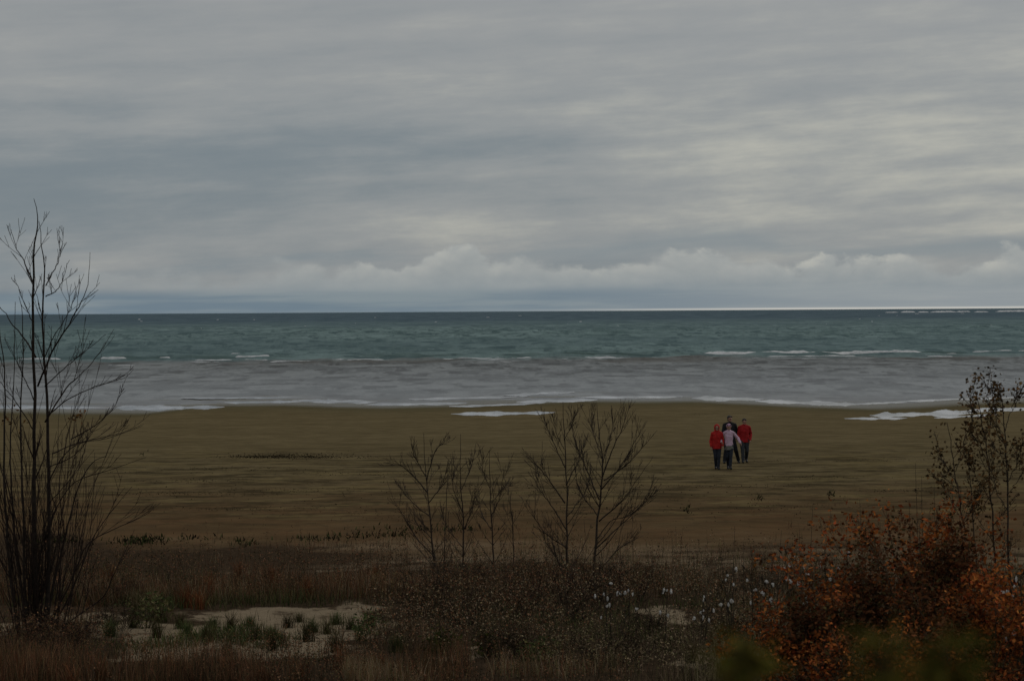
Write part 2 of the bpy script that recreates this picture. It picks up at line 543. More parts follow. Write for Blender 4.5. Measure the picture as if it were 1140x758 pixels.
# bar break: strong on the right, patchy to the left
for k, a in enumerate([
        (778, 905, 395.5, 393.5, 4.4), (890, 1032, 394.5, 393, 3.4), (850, 960, 397, 396.5, 1.6),
        (1040, 1078, 394.5, 394, 1.6), (1078, 1180, 392.5, 392, 2.6), (1030, 1062, 397, 397, 1.4),
        (690, 780, 398.5, 398, 1.6), (596, 690, 399.2, 398.8, 2.2), (500, 600, 400, 399.6, 2.0), (430, 505, 400.5, 400.2, 1.8),
        (345, 430, 401, 400.8, 1.7), (262, 303, 398, 398, 3.2), (255, 275, 394.5, 394.5, 1.6), (215, 262, 401, 401, 1.5),
        (268, 300, 401.5, 401.5, 1.8), (112, 142, 399.5, 399.5, 2.6), (118, 152, 407, 407, 1.2), (176, 190, 398.5, 398.5, 1.8),
        (300, 350, 402.5, 402, 1.0), (655, 790, 399.2, 398.6, 1.3), (430, 660, 400.6, 399.6, 1.2), (900, 1060, 397, 396, 1.2), (1010, 1090, 393.6, 393, 1.5), (300, 440, 401.6, 401, 1.1), (760, 1000, 399.4, 398.4, 0.8), (140, 250, 403, 403, 0.9), (20, 70, 400, 400, 1.8), (-80, 0, 400, 400, 2.0), (545, 580, 403, 403, 1.2), (640, 668, 402, 402, 1.0)]):
    addc(a[0], a[1], a[2], a[3], a[4] * 0.95, 60 + k)
# shoal breaking near the horizon on the right
for k, (a, b_, h_) in enumerate([(1004, 1018, 2.2), (1022, 1034, 1.8), (1036, 1062, 2.4), (1066, 1080, 2.2), (1086, 1100, 1.8), (1110, 1150, 2.6),
                                 (985, 998, 1.2), (1160, 1200, 2.4)]):
    addc(a, b_, 0, 0, h_ * 0.55, 200 + k, depth=18, Yset=3600 + 300 * rf.random())
# scattered small caps
for k in range(46):
    Y = 330 * (3200 / 330) ** rf.random()
    px = rf.uniform(-60, 1200)
    py = 346.5 - (px - 570) * 0.0063 + CAMZ / Y * F
    w = rf.uniform(1.5, 4.5)
    addc(px, px + w, py, py, rf.uniform(0.3, 0.8), 300 + k)
foam = np_mesh('sea_foam', np.concatenate(VV), np.concatenate(FF), mf, smooth=True)
tag(foam, 'white foam of waves breaking on the bar', kind='structure')

# swash: thin glassy films and foam lace along the waterline
mw, nt = new_mat('shallow_water')
g = objpos(nt); X_, Y_, Z_ = sep(nt, g)
f1 = noise(nt, comb(nt, X_ * 0.5, Y_ * 0.22), 1.0, 5, 0.7)
f2 = noise(nt, comb(nt, X_ * 1.6, Y_ * 0.7, 3.0), 1.0, 4, 0.7)
d = nt.nodes.new('ShaderNodeBsdfDiffuse')
cc = mixc(nt, f1.ss(0.42, 0.62), (0.15, 0.146, 0.14), (0.50, 0.50, 0.51))
nt.links.new(cc.s, d.inputs[0])
gl = nt.nodes.new('ShaderNodeBsdfGlossy'); gl.inputs['Roughness'].default_value = 0.12
gl.inputs['Color'].default_value = (0.95, 0.95, 0.97, 1)
b = nt.nodes.new('ShaderNodeBump'); b.inputs['Distance'].default_value = 0.006; nt.links.new(f2.s, b.inputs['Height'])
nt.links.new(b.outputs[0], gl.inputs['Normal'])
mx = nt.nodes.new('ShaderNodeMixShader'); mx.inputs[0].default_value = 0.55
nt.links.new(d.outputs[0], mx.inputs[1]); nt.links.new(gl.outputs[0], mx.inputs[2])
tp = nt.nodes.new('ShaderNodeBsdfTransparent'); m3 = nt.nodes.new('ShaderNodeMixShader')
hole = noise(nt, comb(nt, X_ * 0.8, Y_ * 0.4, 9.0), 1.0, 6, 0.72).ss(0.30, 0.42)
nt.links.new(hole.s, m3.inputs[0]); nt.links.new(tp.outputs[0], m3.inputs[1]); nt.links.new(mx.outputs[0], m3.inputs[2])
o = nt.nodes.new('ShaderNodeOutputMaterial'); nt.links.new(m3.outputs[0], o.inputs[0])


def film(name, pieces, lift, label):
    VV, FF, off = [], [], 0
    for k, (px0, px1, pya, pyb, thick) in enumerate(pieces):
        n = 260
        t = np.linspace(0, 1, n)
        V = []
        pxs = px0 + (px1 - px0) * t
        pys = pya + (pyb - pya) * t + 1.2 * (fbm(t * 5, t * 0 + k, 70 + k, 3) - 0.5)
        th = 1.25 * thick * np.clip(np.minimum(t, 1 - t) * 6, 0.02, 1) * (0.25 + 1.3 * fbm(t * 7, t * 0 + 2 * k, 90 + k, 4)) * (0.85 + 0.3 * fbm(t * 40, t * 0 + k, 190 + k, 3))
        rows = []
        for e in (-0.5, -0.2, 0.15, 0.5):
            row = []
            for a, b2 in zip(pxs, pys + e * th):
                d = ray(a, b2); tt = (lift - CAMZ) / d.z
                row.append((d.x * tt, d.y * tt, 0))
            rows.append(np.array(row))
        V = np.concatenate(rows)
        lf_ = np.repeat(np.array([0.0, lift, lift, 0.0]), n)
        V[:, 2] = np.maximum(hgt(V[:, 0], V[:, 1]), 0.004) + lf_ * 0.6 + 0.004
        i = np.arange(3)[:, None] * n + np.arange(n - 1)[None, :]
        FF.append(np.stack([i, i + 1, i + n + 1, i + n], -1).reshape(-1, 4) + off); VV.append(V); off += len(V)
    o = np_mesh(name, np.concatenate(VV), np.concatenate(FF), mw, smooth=True)
    tag(o, label, kind='structure')


film('tide_pool', [(502, 618, 461.8, 461, 3.6), (968, 1085, 463.5, 460.5, 5.5), (940, 1010, 467.5, 467, 2.2), (1070, 1210, 458, 454, 3.6),
                   (1040, 1110, 466.5, 463, 2.2)], 0.03, 'bright shallow water standing on the wet sand')
film('swash', [(120, 250, 453, 453.5, 4.4), (250, 335, 447.5, 446.5, 2.0), (325, 420, 445, 447, 3.0), (405, 520, 449.5, 448.5, 2.6),
               (455, 575, 444, 441, 2.0), (560, 640, 440, 435.5, 2.4), (575, 665, 447, 444.5, 3.0), (500, 600, 452.5, 448.5, 2.2),
               (770, 850, 442.5, 444, 3.6), (840, 960, 445.5, 449.5, 3.4), (950, 1010, 449, 447, 2.0), (1000, 1150, 446, 441, 1.8),
               (-60, 120, 452, 453, 3.0), (200, 330, 443, 441.5, 1.6), (640, 760, 441.5, 441, 1.8)], 0.05, 'thin white swash along the waterline')

# ------------------------------------------------------------------ plants: blades and leaves as numpy batches
class Leaves:
    """many small faces with a colour each, one mesh"""
    def __init__(self): self.V = []; self.F = []; self.C = []; self.n = 0
    def blades(self, root, hh, width, lean, col, seg=3, curve=0.6):
        n = len(root); r = NP
        az = r.uniform(0, 2 * np.pi, n); wa = r.uniform(0, np.pi, n)
        lx = np.cos(az) * lean; ly = np.sin(az) * lean
        V = np.zeros((n, 2 * seg + 1, 3)); C = np.zeros((n, 2 * seg + 1, 3))
        for k in range(seg + 1):
            t = k / seg
            px = root[:, 0] + lx * hh * t ** (1 + curve); py = root[:, 1] + ly * hh * t ** (1 + curve)
            pz = root[:, 2] + hh * t * np.sqrt(np.clip(1 - (lean * t) ** 2, 0.2, 1))
            w = width * (1 - 0.75 * t) * 0.5
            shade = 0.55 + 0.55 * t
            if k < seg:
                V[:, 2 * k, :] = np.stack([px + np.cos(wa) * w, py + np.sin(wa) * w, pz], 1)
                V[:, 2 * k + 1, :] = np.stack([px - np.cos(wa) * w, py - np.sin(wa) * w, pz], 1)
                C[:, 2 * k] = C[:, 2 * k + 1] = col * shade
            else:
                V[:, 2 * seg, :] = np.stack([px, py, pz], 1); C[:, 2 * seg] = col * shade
        m = 2 * seg + 1
        f = []
        for k in range(seg - 1): f += [(2 * k, 2 * k + 1, 2 * k + 3), (2 * k, 2 * k + 3, 2 * k + 2)]
        f.append((2 * seg - 2, 2 * seg - 1, 2 * seg))
        f = np.array(f)
        FF = (f[None] + (np.arange(n) * m)[:, None, None]).reshape(-1, 3) + self.n
        self.V.append(V.reshape(-1, 3)); self.F.append(FF); self.C.append(C.reshape(-1, 3)); self.n += n * m
    def leaves(self, pos, size, col, aspect=0.55, droop=0.0):
        """diamond shaped leaves in random directions"""
        n = len(pos); r = NP
        a = r.normal(size=(n, 3)); a[:, 2] = a[:, 2] * 0.7 - droop; a /= np.linalg.norm(a, axis=1)[:, None]
        b = r.normal(size=(n, 3)); b -= a * (a * b).sum(1)[:, None]; b /= np.linalg.norm(b, axis=1)[:, None]
        c = np.cross(a, b)
        s = size[:, None] if isinstance(size, np.ndarray) else size
        V = np.stack([pos, pos + a * s * 0.45 + b * s * aspect * 0.5 + c * s * 0.08, pos + a * s, pos + a * s * 0.45 - b * s * aspect * 0.5 + c * s * 0.08], 1)
        f = np.array([(0, 1, 2), (0, 2, 3)])
        FF = (f[None] + (np.arange(n) * 4)[:, None, None]).reshape(-1, 3) + self.n
        self.V.append(V.reshape(-1, 3)); self.F.append(FF)
        self.C.append(np.repeat(col, 4, axis=0)); self.n += n * 4
    def build(self, name, mat, parent=None, offset=None):
        V = np.concatenate(self.V)
        if offset is not None: V = V - np.array(offset)
        o = np_mesh(name, V, np.concatenate(self.F), mat, np.concatenate(self.C))
        if parent is not None: o.parent = parent
        return o


def pal(cols, n, jit=0.3):
    c = np.array(cols)[NP.integers(0, len(cols), n)]
    return c * NP.uniform(1 - jit, 1 + jit, (n, 1)) * NP.uniform(0.93, 1.07, (n, 3))


def scatter(n, px0, px1, Y0, Y1, clump=0.0, cs=1.2, seed=0, power=1.0):
    """ground points between two distances, within a wedge of directions"""
    pts = []
    got = 0
    while got < n:
        m = (n - got) * 3 + 100
        Y = Y0 + (Y1 - Y0) * NP.random(m) ** power
        X = (NP.uniform(px0, px1, m) - 570) / F * Y
        if clump > 0:
            d = fbm(X * cs, Y * cs * 0.8, seed, 3)
            keep = NP.random(m) < sstep(clump - 0.12, clump + 0.12, d)
            X, Y = X[keep], Y[keep]
        pts.append(np.stack([X, Y], 1)); got += len(X)
    P = np.concatenate(pts)[:n]
    return np.column_stack([P, hgt(P[:, 0], P[:, 1]) - 0.01])


def in_clear(P):
    a, b = proj(P)
    m = np.zeros(len(P), bool)
    for e in [(330, 689, 115, 13), (205, 722, 60, 13), (270, 706, 150, 12), (160, 704, 60, 12), (748, 684, 24, 4),
              (818, 738, 50, 12), (-60, 700, 90, 12)]:
        m |= (((a - e[0]) / e[2]) ** 2 + ((b - e[1]) / e[3]) ** 2) < (0.75 + 0.6 * fbm(P[:, 0] * 1.3, P[:, 1] * 0.6, 77, 3)) ** 2
    return m


def _br(c, k): return [tuple(v * k for v in t) for t in c]


RB = [(0.072, 0.032, 0.017), (0.085, 0.046, 0.025), (0.052, 0.026, 0.014), (0.060, 0.042, 0.020)]      # red-brown
TAN = [(0.105, 0.078, 0.046), (0.080, 0.058, 0.036), (0.13, 0.10, 0.062)]
DK = [(0.022, 0.018, 0.011), (0.030, 0.022, 0.014), (0.020, 0.018, 0.010)]
GR = [(0.026, 0.036, 0.012), (0.036, 0.044, 0.016), (0.022, 0.030, 0.012), (0.044, 0.048, 0.018)]
OL = [(0.045, 0.042, 0.018), (0.060, 0.052, 0.022)]
RB, TAN, DK, GR, OL = _br(RB, 2.7), _br(TAN, 2.6), _br(DK, 2.2), _br(GR, 2.4), _br(OL, 2.7)

G = Leaves()


def field(n, px0, px1, Y0, Y1, h0, h1, cols, w=0.009, lean=0.5, clump=0.42, cs=1.0, seed=0, avoid=True, jit=0.35, power=1.0, gain=1.0):
    P = scatter(n, px0, px1, Y0, Y1, clump, cs, seed, power)
    tY = (P[:, 1] - Y0) / (Y1 - Y0)
    P = P[(tY > 0.45 * fbm(P[:, 0] * 0.45, P[:, 0] * 0, seed + 3, 3) - 0.05) & (tY < 0.2 + 0.95 * sstep(0.3, 0.7, fbm(P[:, 0] * 0.22, P[:, 0] * 0, seed + 5, 3))) & (NP.random(len(P)) < 1.15 - 0.8 * tY)]
    if avoid: P = P[~in_clear(P) | (NP.random(len(P)) < 0.06)]
    m = len(P)
    hh = NP.uniform(h0, h1, m) * (0.65 + 0.7 * fbm(P[:, 0] * 0.6, P[:, 1] * 0.6, seed + 9, 3)) * (0.45 + 1.1 * fbm(P[:, 0] * 0.22, P[:, 1] * 0.3, 500, 2))
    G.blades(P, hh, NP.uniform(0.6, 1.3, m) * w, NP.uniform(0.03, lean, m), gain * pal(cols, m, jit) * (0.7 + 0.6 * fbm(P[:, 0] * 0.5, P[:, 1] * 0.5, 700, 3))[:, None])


W0, W1 = -160, 1300
# far edge of the dune: short and scattered
field(2600, W0, W1, 54, 74, 0.04, 0.16, RB + DK, 0.014, 0.9, 0.60, 0.22, 101)
field(5200, W0, W1, 47, 63, 0.08, 0.32, RB + DK + TAN, 0.011, 0.7, 0.60, 0.22, 102)
field(2200, W0, W1, 47, 60, 0.10, 0.32, GR + OL, 0.012, 0.8, 0.60, 0.25, 152)
# the thick reddish band
field(15000, W0, 620, 41.5, 51, 0.22, 0.70, RB + RB + TAN, 0.009, 0.5, 0.57, 0.24, 103)
field(14000, W0, 620, 41.5, 48, 0.20, 0.50, RB + OL + DK, 0.009, 0.45, 0.44, 0.6, 203)
field(14000, 560, W1, 42, 52, 0.18, 0.60, RB + TAN + OL, 0.009, 0.55, 0.56, 0.24, 104)
field(7000, W0, W1, 40, 49, 0.12, 0.35, GR + OL, 0.013, 0.8, 0.53, 0.35, 105)
field(2500, W0, W1, 33, 37, 0.25, 0.55, TAN, 0.006, 0.8, 0.60, 0.6, 305)
field(3000, W0, W1, 40, 48, 0.25, 0.5, TAN, 0.007, 0.5, 0.55, 0.4, 205)
# around the clearing
field(9000, W0, 470, 33, 41.5, 0.04, 0.16, GR + GR + OL, 0.016, 0.9, 0.58, 0.75, 106, avoid=False)
field(7000, W0, 470, 31, 41.5, 0.03, 0.13, GR + OL + RB, 0.016, 0.9, 0.55, 1.8, 156, avoid=False)
field(1500, W0, 470, 31, 40, 0.10, 0.4, DK + RB + TAN, 0.009, 0.7, 0.56, 1.2, 157, avoid=False)
field(700, W0, 470, 34, 41, 0.08, 0.25, TAN + DK, 0.008, 0.8, 0.5, 1.2, 206, avoid=False)
field(6500, W0, 470, 33, 41, 0.10, 0.38, DK + RB, 0.008, 0.6, 0.57, 0.5, 107)
field(13000, 420, W1, 33, 42, 0.15, 0.55, DK + RB + TAN, 0.008, 0.6, 0.48, 0.5, 108)
field(6000, 420, W1, 33, 42, 0.10, 0.35, GR + OL, 0.011, 0.8, 0.52, 0.7, 109)
# front of the dune, reddish blades standing in front of everything
field(13000, W0, 520, 27, 32, 0.12, 0.50, RB + RB + DK, 0.007, 0.45, 0.53, 0.45, 110, avoid=False, gain=1.1)
field(8000, 380, 760, 27, 32, 0.12, 0.45, RB + TAN + OL, 0.007, 0.5, 0.53, 0.45, 210, avoid=False, gain=1.2)
field(10000, W0, 640, 27, 33, 0.10, 0.45, RB + DK, 0.007, 0.45, 0.50, 0.6, 310, avoid=False)
field(11000, 560, 900, 26, 33, 0.12, 0.42, DK + TAN + OL, 0.007, 0.6, 0.46, 0.6, 111)
field(7000, 860, W1, 21, 33, 0.08, 0.28, DK + RB + OL, 0.007, 0.6, 0.46, 0.6, 114)
field(12000, -260, 1400, 20, 27, 0.10, 0.35, RB + DK + OL, 0.007, 0.5, 0.4, 0.8, 112)
field(7000, -900, 2000, 5, 20, 0.10, 0.28, RB + DK + OL, 0.008, 0.5, 0.4, 0.8, 113)
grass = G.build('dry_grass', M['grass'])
tag(grass, 'tangled red-brown and green grass covering the dune', 'grass', kind='stuff')

# weeds: upright stalks with small withered leaves along them
Wd = Leaves()


def weeds(n, px0, px1, Y0, Y1, h0, h1, cols, leafcols, nl=14, ls=0.035, clump=0.50, cs=0.4, seed=0, lean=0.35, avoid=True):
    P = scatter(n, px0, px1, Y0, Y1, clump, cs, seed)
    if avoid: P = P[~in_clear(P)]
    m = len(P)
    hh = NP.uniform(h0, h1, m)
    az = NP.uniform(0, 6.28, m); le = NP.uniform(0.02, lean, m)
    tips = P + np.stack([np.cos(az) * le * hh, np.sin(az) * le * hh, hh], 1)
    wa = NP.uniform(0, 3.14, m); wv = np.stack([np.cos(wa), np.sin(wa), wa * 0], 1) * 0.0035
    c = pal(cols, m)
    V = np.stack([P + wv, P - wv, tips - wv * 0.4, tips + wv * 0.4], 1)
    f = np.array([(0, 1, 2), (0, 2, 3)])
    Wd.V.append(V.reshape(-1, 3)); Wd.F.append((f[None] + (np.arange(m) * 4)[:, None, None]).reshape(-1, 3) + Wd.n)
    Wd.C.append(np.repeat(c, 4, axis=0)); Wd.n += 4 * m
    t = NP.uniform(0.35, 1.0, (m, nl, 1)) ** 0.8
    pos = P[:, None, :] + (tips - P)[:, None, :] * t
    spread = (NP.normal(size=(m, nl, 3)) * np.array([0.06, 0.06, 0.03])) * (hh[:, None, None] * (1.15 - t) * 1.6 + 0.15)
    pos = (pos + spread).reshape(-1, 3)
    Wd.leaves(pos, NP.uniform(0.5, 1.3, len(pos)) * ls, pal(leafcols, len(pos), 0.4), 0.5)


weeds(1500, W0, 640, 42, 51, 0.35, 0.85, DK, RB + DK, 16, 0.035, 0.46, 0.5, 120)
weeds(900, 560, W1, 41, 52, 0.35, 0.85, DK, DK + TAN + RB, 14, 0.035, 0.46, 0.5, 121)
weeds(1100, 400, 860, 32, 42, 0.4, 0.95, DK, RB + DK + TAN, 18, 0.034, 0.45, 0.5, 122)
weeds(500, W0, 420, 30, 36, 0.2, 0.5, DK, RB + DK, 14, 0.03, 0.5, 0.6, 123)
weeds(700, W0, 700, 26, 32, 0.2, 0.5, DK, RB + DK, 14, 0.028, 0.45, 0.6, 124)
weeds(600, 600, 880, 26, 36, 0.25, 0.55, DK, DK + OL + TAN, 16, 0.03, 0.45, 0.6, 125)
weeds(150, W0, W1, 51, 62, 0.1, 0.4, DK, DK + RB, 9, 0.03, 0.5, 0.3, 126)
wd = Wd.build('withered_weeds', M['foliage'])
tag(wd, 'withered brown weeds mixed through the dune grass', 'weeds', kind='stuff')

# wrack: small dark bits and low tufts lying in rows on the beach
Wr = Leaves()


def wrack(n, px, py, rx, ry, h=0.06, cols=DK):
    a = NP.normal(px, rx * 0.5, n); b2 = NP.normal(py, ry * 0.5, n)
    pts = []
    for i in range(n):
        dd = ray(a[i], b2[i]); t = (0.15 - CAMZ) / dd.z
        pts.append((dd.x * t, dd.y * t))
    P = np.array(pts); P = np.column_stack([P, hgt(P[:, 0], P[:, 1]) - 0.01])
    m = len(P)
    Wr.blades(P, NP.uniform(0.4, 1.3, m) * h, NP.uniform(0.02, 0.06, m), NP.uniform(0.2, 0.9, m), pal(cols, m, 0.4) * 0.6)


wrack(1500, 330, 506.5, 66, 3.4, 0.04)
wrack(450, 290, 507.5, 40, 1.6, 0.06)
wrack(500, 345, 508, 70, 1.4, 0.05)
for (px, py, rx, ry, n) in [(255, 521, 90, 1.5, 260), (220, 535, 80, 1.6, 220), (430, 527, 130, 1.6, 260), (210, 549, 110, 2.0, 420), (330, 545, 90, 1.5, 200),
                            (560, 540, 120, 1.6, 260), (800, 541, 110, 1.5, 200), (900, 531, 60, 1.2, 120), (980, 511, 70, 1.0, 120), (1010, 546, 60, 1.5, 120),
                            (780, 461, 18, 0.8, 60), (640, 548, 90, 1.6, 160), (250, 567, 120, 1.6, 220), (560, 570, 200, 2, 260), (900, 565, 120, 2, 160),
                            (650, 505, 120, 1.0, 90), (150, 525, 90, 1.2, 120), (862, 512, 20, 0.7, 30), (1080, 530, 60, 1.2, 90), (-60, 540, 120, 2, 150)]:
    wrack(n, px, py, rx, ry * 1.8, 0.035)
wrack(700, 560, 555, 640, 34, 0.045)
for (px, py, rx, n) in [(152, 607, 26, 220), (272, 609, 14, 60), (190, 603, 60, 90), (420, 600, 40, 120), (480, 592, 80, 140), (845, 555, 5, 16), (925, 551, 5, 18),
                        (765, 568, 5, 18), (160, 505, 6, 8), (60, 606, 40, 200), (355, 604, 30, 90)]:
    wrack(n, px, py, rx, 4.5, 0.13, DK + GR)
wo = Wr.build('wrack', M['grass'])
tag(wo, 'dark dried weed and tufts strewn along the beach', 'wrack', kind='stuff')


# ------------------------------------------------------------------ trees
def curve_pts(pts, n):
    """Catmull-Rom through the points"""
    P = [Vector(p) for p in pts]
    P = [P[0] * 2 - P[1]] + P + [P[-1] * 2 - P[-2]]
    out = []
    m = len(P) - 3
    for i in range(n + 1):
        t = i / n * m; k = min(int(t), m - 1); u = t - k
        a, b, c, d = P[k], P[k + 1], P[k + 2], P[k + 3]
        out.append(0.5 * ((2 * b) + (c - a) * u + (2 * a - 5 * b + 4 * c - d) * u * u + (3 * b - a - 3 * c + d) * u ** 3))
    return out


def shoot(mb, p, d, length, r0, rng, depth, tips, nseg=7, up=0.25, wig=0.045, kids=4, spread=0.7, rmin=0.0022):
    d = Vector(d).normalized(); p = Vector(p)
    pts = [p.copy()]; rad = [r0]
    st = length / nseg
    for i in range(nseg):
        d = (d + Vector((rng.gauss(0, wig), rng.gauss(0, wig), rng.gauss(0, wig * 0.6) + up * st))).normalized()
        p = p + d * st
        pts.append(p.copy()); rad.append(max(rmin, r0 * (1 - 0.8 * (i + 1) / nseg)))
    mb.tube(pts, rad, 4)
    tips.append(pts[-1].copy())
    if depth > 0:
        for k in range(kids):
            t = rng.uniform(0.2, 0.92)
            i = min(int(t * nseg), nseg - 1)
            q = pts[i].lerp(pts[i + 1], t * nseg - i)
            ax = (pts[i + 1] - pts[i]).normalized()
            side = ax.cross(Vector((rng.gauss(0, 1), rng.gauss(0, 1), rng.gauss(0, 1)))).normalized()
            nd = ax * math.cos(spread) + side * math.sin(spread) * rng.uniform(0.6, 1.2) + Vector((0, 0, 0.15))
            tips.append(q.copy())
            shoot(mb, q, nd, length * rng.uniform(0.28, 0.55) * (1.1 - 0.5 * t), max(rmin, rad[i] * 0.6), rng, depth - 1, tips,
                  max(3, nseg - 2), up, wig, max(1, kids - 1), spread, rmin)
    return pts


def tree(name, label, base_px, Y, stems, branches, r_stem, r_branch, rng, side=6, side_len=0.7, twig_kids=3, dj=0.35, group=None,
         sink=True, mat=None, spread=0.75, tipsout=None, cat='tree', up=0.3, twig_branch=5, thicket=None):
    """stems and branches are traced lines (tip last), given a spread in depth; side shoots grow from them"""
    root = at(base_px[0], base_px[1], Y); root.z = H(root.x, root.y)
    e = empty(name, root, label, cat, group)
    crown = MB(); tips = []
    sc_ = Y / F
    def trace(line, dep, r0, r1, n=14):
        pts = []
        m = len(line)
        for i, (a, b) in enumerate(line):
            pts.append(at(a, b, Y + dep * (i / (m - 1)) ** 0.9))
        pts = curve_pts(pts, n)
        for q in pts[1:]:
            q += Vector((rng.gauss(0, 0.006), rng.gauss(0, 0.02), 0))
        rad = [max(0.0028, r0 + (r1 - r0) * (i / n) ** 0.85) for i in range(n + 1)]
        return pts, rad
    for k, (line, w) in enumerate(stems):
        pts, rad = trace(line, rng.uniform(-dj, dj), w * r_stem, 0.004, 20)
        gz_ = H(pts[0].x, pts[0].y)
        if sink:
            pts[0] = Vector((pts[0].x, pts[0].y, min(gz_ - 0.08, pts[0].z)))
        t = MB(); t.tube(pts, rad, 7)
        t.build('trunk', mat or M['bark'], e, root)
        Ls = sum((pts[i + 1] - pts[i]).length for i in range(20))
        for j in range(int(side * w + 0.5)):
            i = rng.randint(4, 16)
            ax = (pts[i + 1] - pts[i]).normalized()
            an = rng.uniform(0, 6.28)
            sd = Vector((math.cos(an), math.sin(an), 0))
            nd = ax * math.cos(spread) + sd * math.sin(spread)
            shoot(crown, pts[i], nd, side_len * (1.35 - i / 20) * rng.uniform(0.5, 1.1), max(0.003, rad[i] * 0.45), rng, 1, tips, 8, up + 0.3, 0.04, twig_kids, 0.55, 0.0030)
        tips.append(pts[-1])
    for line, w in branches:
        line = list(line)
        pts, rad = trace(line, rng.uniform(-dj * 2, dj * 2), w * r_branch, 0.003, 16)
        crown.tube(pts, rad, 5)
        Ls = sum((pts[i + 1] - pts[i]).length for i in range(16))
        for j in range(twig_branch):
            i = rng.randint(3, 13)
            ax = (pts[i + 1] - pts[i]).normalized()
            sd = Vector((rng.gauss(0, 1), rng.gauss(0, 1), rng.gauss(0, 0.5))).normalized()
            shoot(crown, pts[i], ax * 0.85 + sd * 0.45 + Vector((0, 0, .2)), Ls * rng.uniform(0.14, 0.42), max(0.003, rad[i] * 0.5), rng, 1, tips, 7, up + 0.5, 0.05, 3, 0.5, 0.0030)
        tips.append(pts[-1])
    for k in range(thicket[0] if thicket else 0):
        an = rng.uniform(0, 6.28); rr = rng.random()
        p = root + Vector((math.cos(an) * rr * thicket[1] * 0.5, math.sin(an) * rr * 0.4, 0)); p.z = H(p.x, p.y) - .03
        shoot(crown, p, Vector((math.cos(an) * rr * 0.30, math.sin(an) * rr * 0.3, 1)), rng.uniform(*thicket[2]), rng.uniform(0.006, 0.014), rng, 1, tips, 9, 0.10, 0.06, 5, 0.5, 0.003)
    crown.build('crown', M['twig'] if mat is None else mat, e, root)
    if tipsout is not None: tipsout.extend(tips)
    return e, root


rng = random.Random(21)
tl = []
left_stems = [
    ([(42, 712), (40, 640), (38, 560), (37.6, 500), (37.6, 398), (36.4, 319), (38.4, 271), (42.7, 247), (37, 221)], 1.0),
    ([(50, 712), (54, 640), (55, 560), (53, 477), (51, 421), (48, 370), (49.5, 315), (47.5, 279), (43, 246)], 0.85),
    ([(22, 712), (12, 640), (8, 590), (5, 520), (6, 440), (2, 385), (-6, 330)], 0.7),
    ([(32, 712), (22, 640), (14, 560), (12, 500), (15, 430), (17, 336)], 0.55),
    ([(32, 712), (27, 640), (26, 560), (23, 470), (26, 380), (22, 330)], 0.6),
    ([(48, 712), (62, 640), (75, 585), (88, 540), (103, 515), (119, 507)], 0.45),
]
left_branches = [
    ([(42, 430), (59, 390), (79, 358), (89, 338), (98, 319), (100, 281)], 1.0),
    ([(37, 316), (28, 293), (18, 275), (11, 250)], 0.8),
    ([(51, 318), (63, 295), (66, 286), (69, 274)], 0.6), ([(51, 330), (62, 324), (69, 313), (71, 302)], 0.6),
    ([(50, 470), (73, 433), (90, 417), (107, 398), (127, 366)], 0.9),
    ([(54, 462), (75, 445), (107, 430), (125, 425), (140, 420)], 0.7),
    ([(40, 398), (28, 378), (12, 358), (0, 342), (-14, 334)], 0.9),
    ([(79, 489), (107, 473), (127, 453), (138, 432)], 0.6), ([(58, 505), (87, 493), (131, 483), (160, 472)], 0.7),
    ([(55, 535), (67, 512), (87, 494), (119, 488), (160, 474)], 0.7),
    ([(52, 700), (65, 676), (85, 632), (99, 604), (131, 587), (158, 575), (180, 559)], 1.0),
    ([(60, 705), (93, 680), (115, 664), (123, 648), (138, 616), (150, 589)], 0.9),
    ([(54, 700), (71, 676), (89, 636), (103, 600), (127, 565), (148, 541)], 1.0),
    ([(50, 600), (60, 570), (83, 537), (123, 523), (162, 509)], 0.8),
    ([(46, 700), (59, 624), (72, 560), (78, 500), (84, 462)], 0.8), ([(60, 690), (70, 600), (66, 540), (76, 480), (80, 452)], 0.7),
    ([(24, 640), (10, 560), (-5, 500), (-25, 440)], 0.9), ([(22, 600), (2, 520), (-30, 470)], 0.7), ([(18, 660), (-10, 600), (-30, 560)], 0.9),
    ([(37, 360), (30, 345), (20, 320), (16, 306)], 0.5), ([(48, 400), (60, 375), (75, 350), (86, 325)], 0.6), ([(48, 380), (44, 340), (30, 300)], 0.4),
    ([(50, 430), (72, 410), (96, 390), (118, 372)], 0.6), ([(54, 520), (85, 505), (110, 470)], 0.6), ([(40, 450), (22, 410), (8, 380)], 0.6),
    ([(38, 480), (20, 450), (0, 425), (-10, 410)], 0.6), ([(55, 560), (80, 530), (95, 500), (98, 478)], 0.5),
]
lt, lroot = tree('bare_tree', 'tall leafless multi-stemmed tree at the left edge of the dune', (40, 700), 37, left_stems, left_branches, 0.047, 0.017, rng,
                 side=11, side_len=0.7, twig_kids=3, spread=0.4, dj=0.55, tipsout=tl, up=0.22, thicket=(64, 1.3, (1.2, 3.3)))
lf = Leaves()
for (px, py) in [(92, 457), (80, 465), (89, 466), (84, 466), (88, 463), (16, 452), (28, 470), (5, 460), (90, 459), (22, 478), (14, 469), (3, 470)]:
    q = np.array(at(px, py, 37 + rng.uniform(-.3, .3)))[None] + NP.normal(size=(3, 3)) * 0.03
    lf.leaves(q, NP.uniform(0.05, 0.09, 3), pal([(0.16, 0.075, 0.02), (0.10, 0.05, 0.02)], 3), 0.6, 0.5)
lf.build('leaves', M['foliage'], lt, lroot)

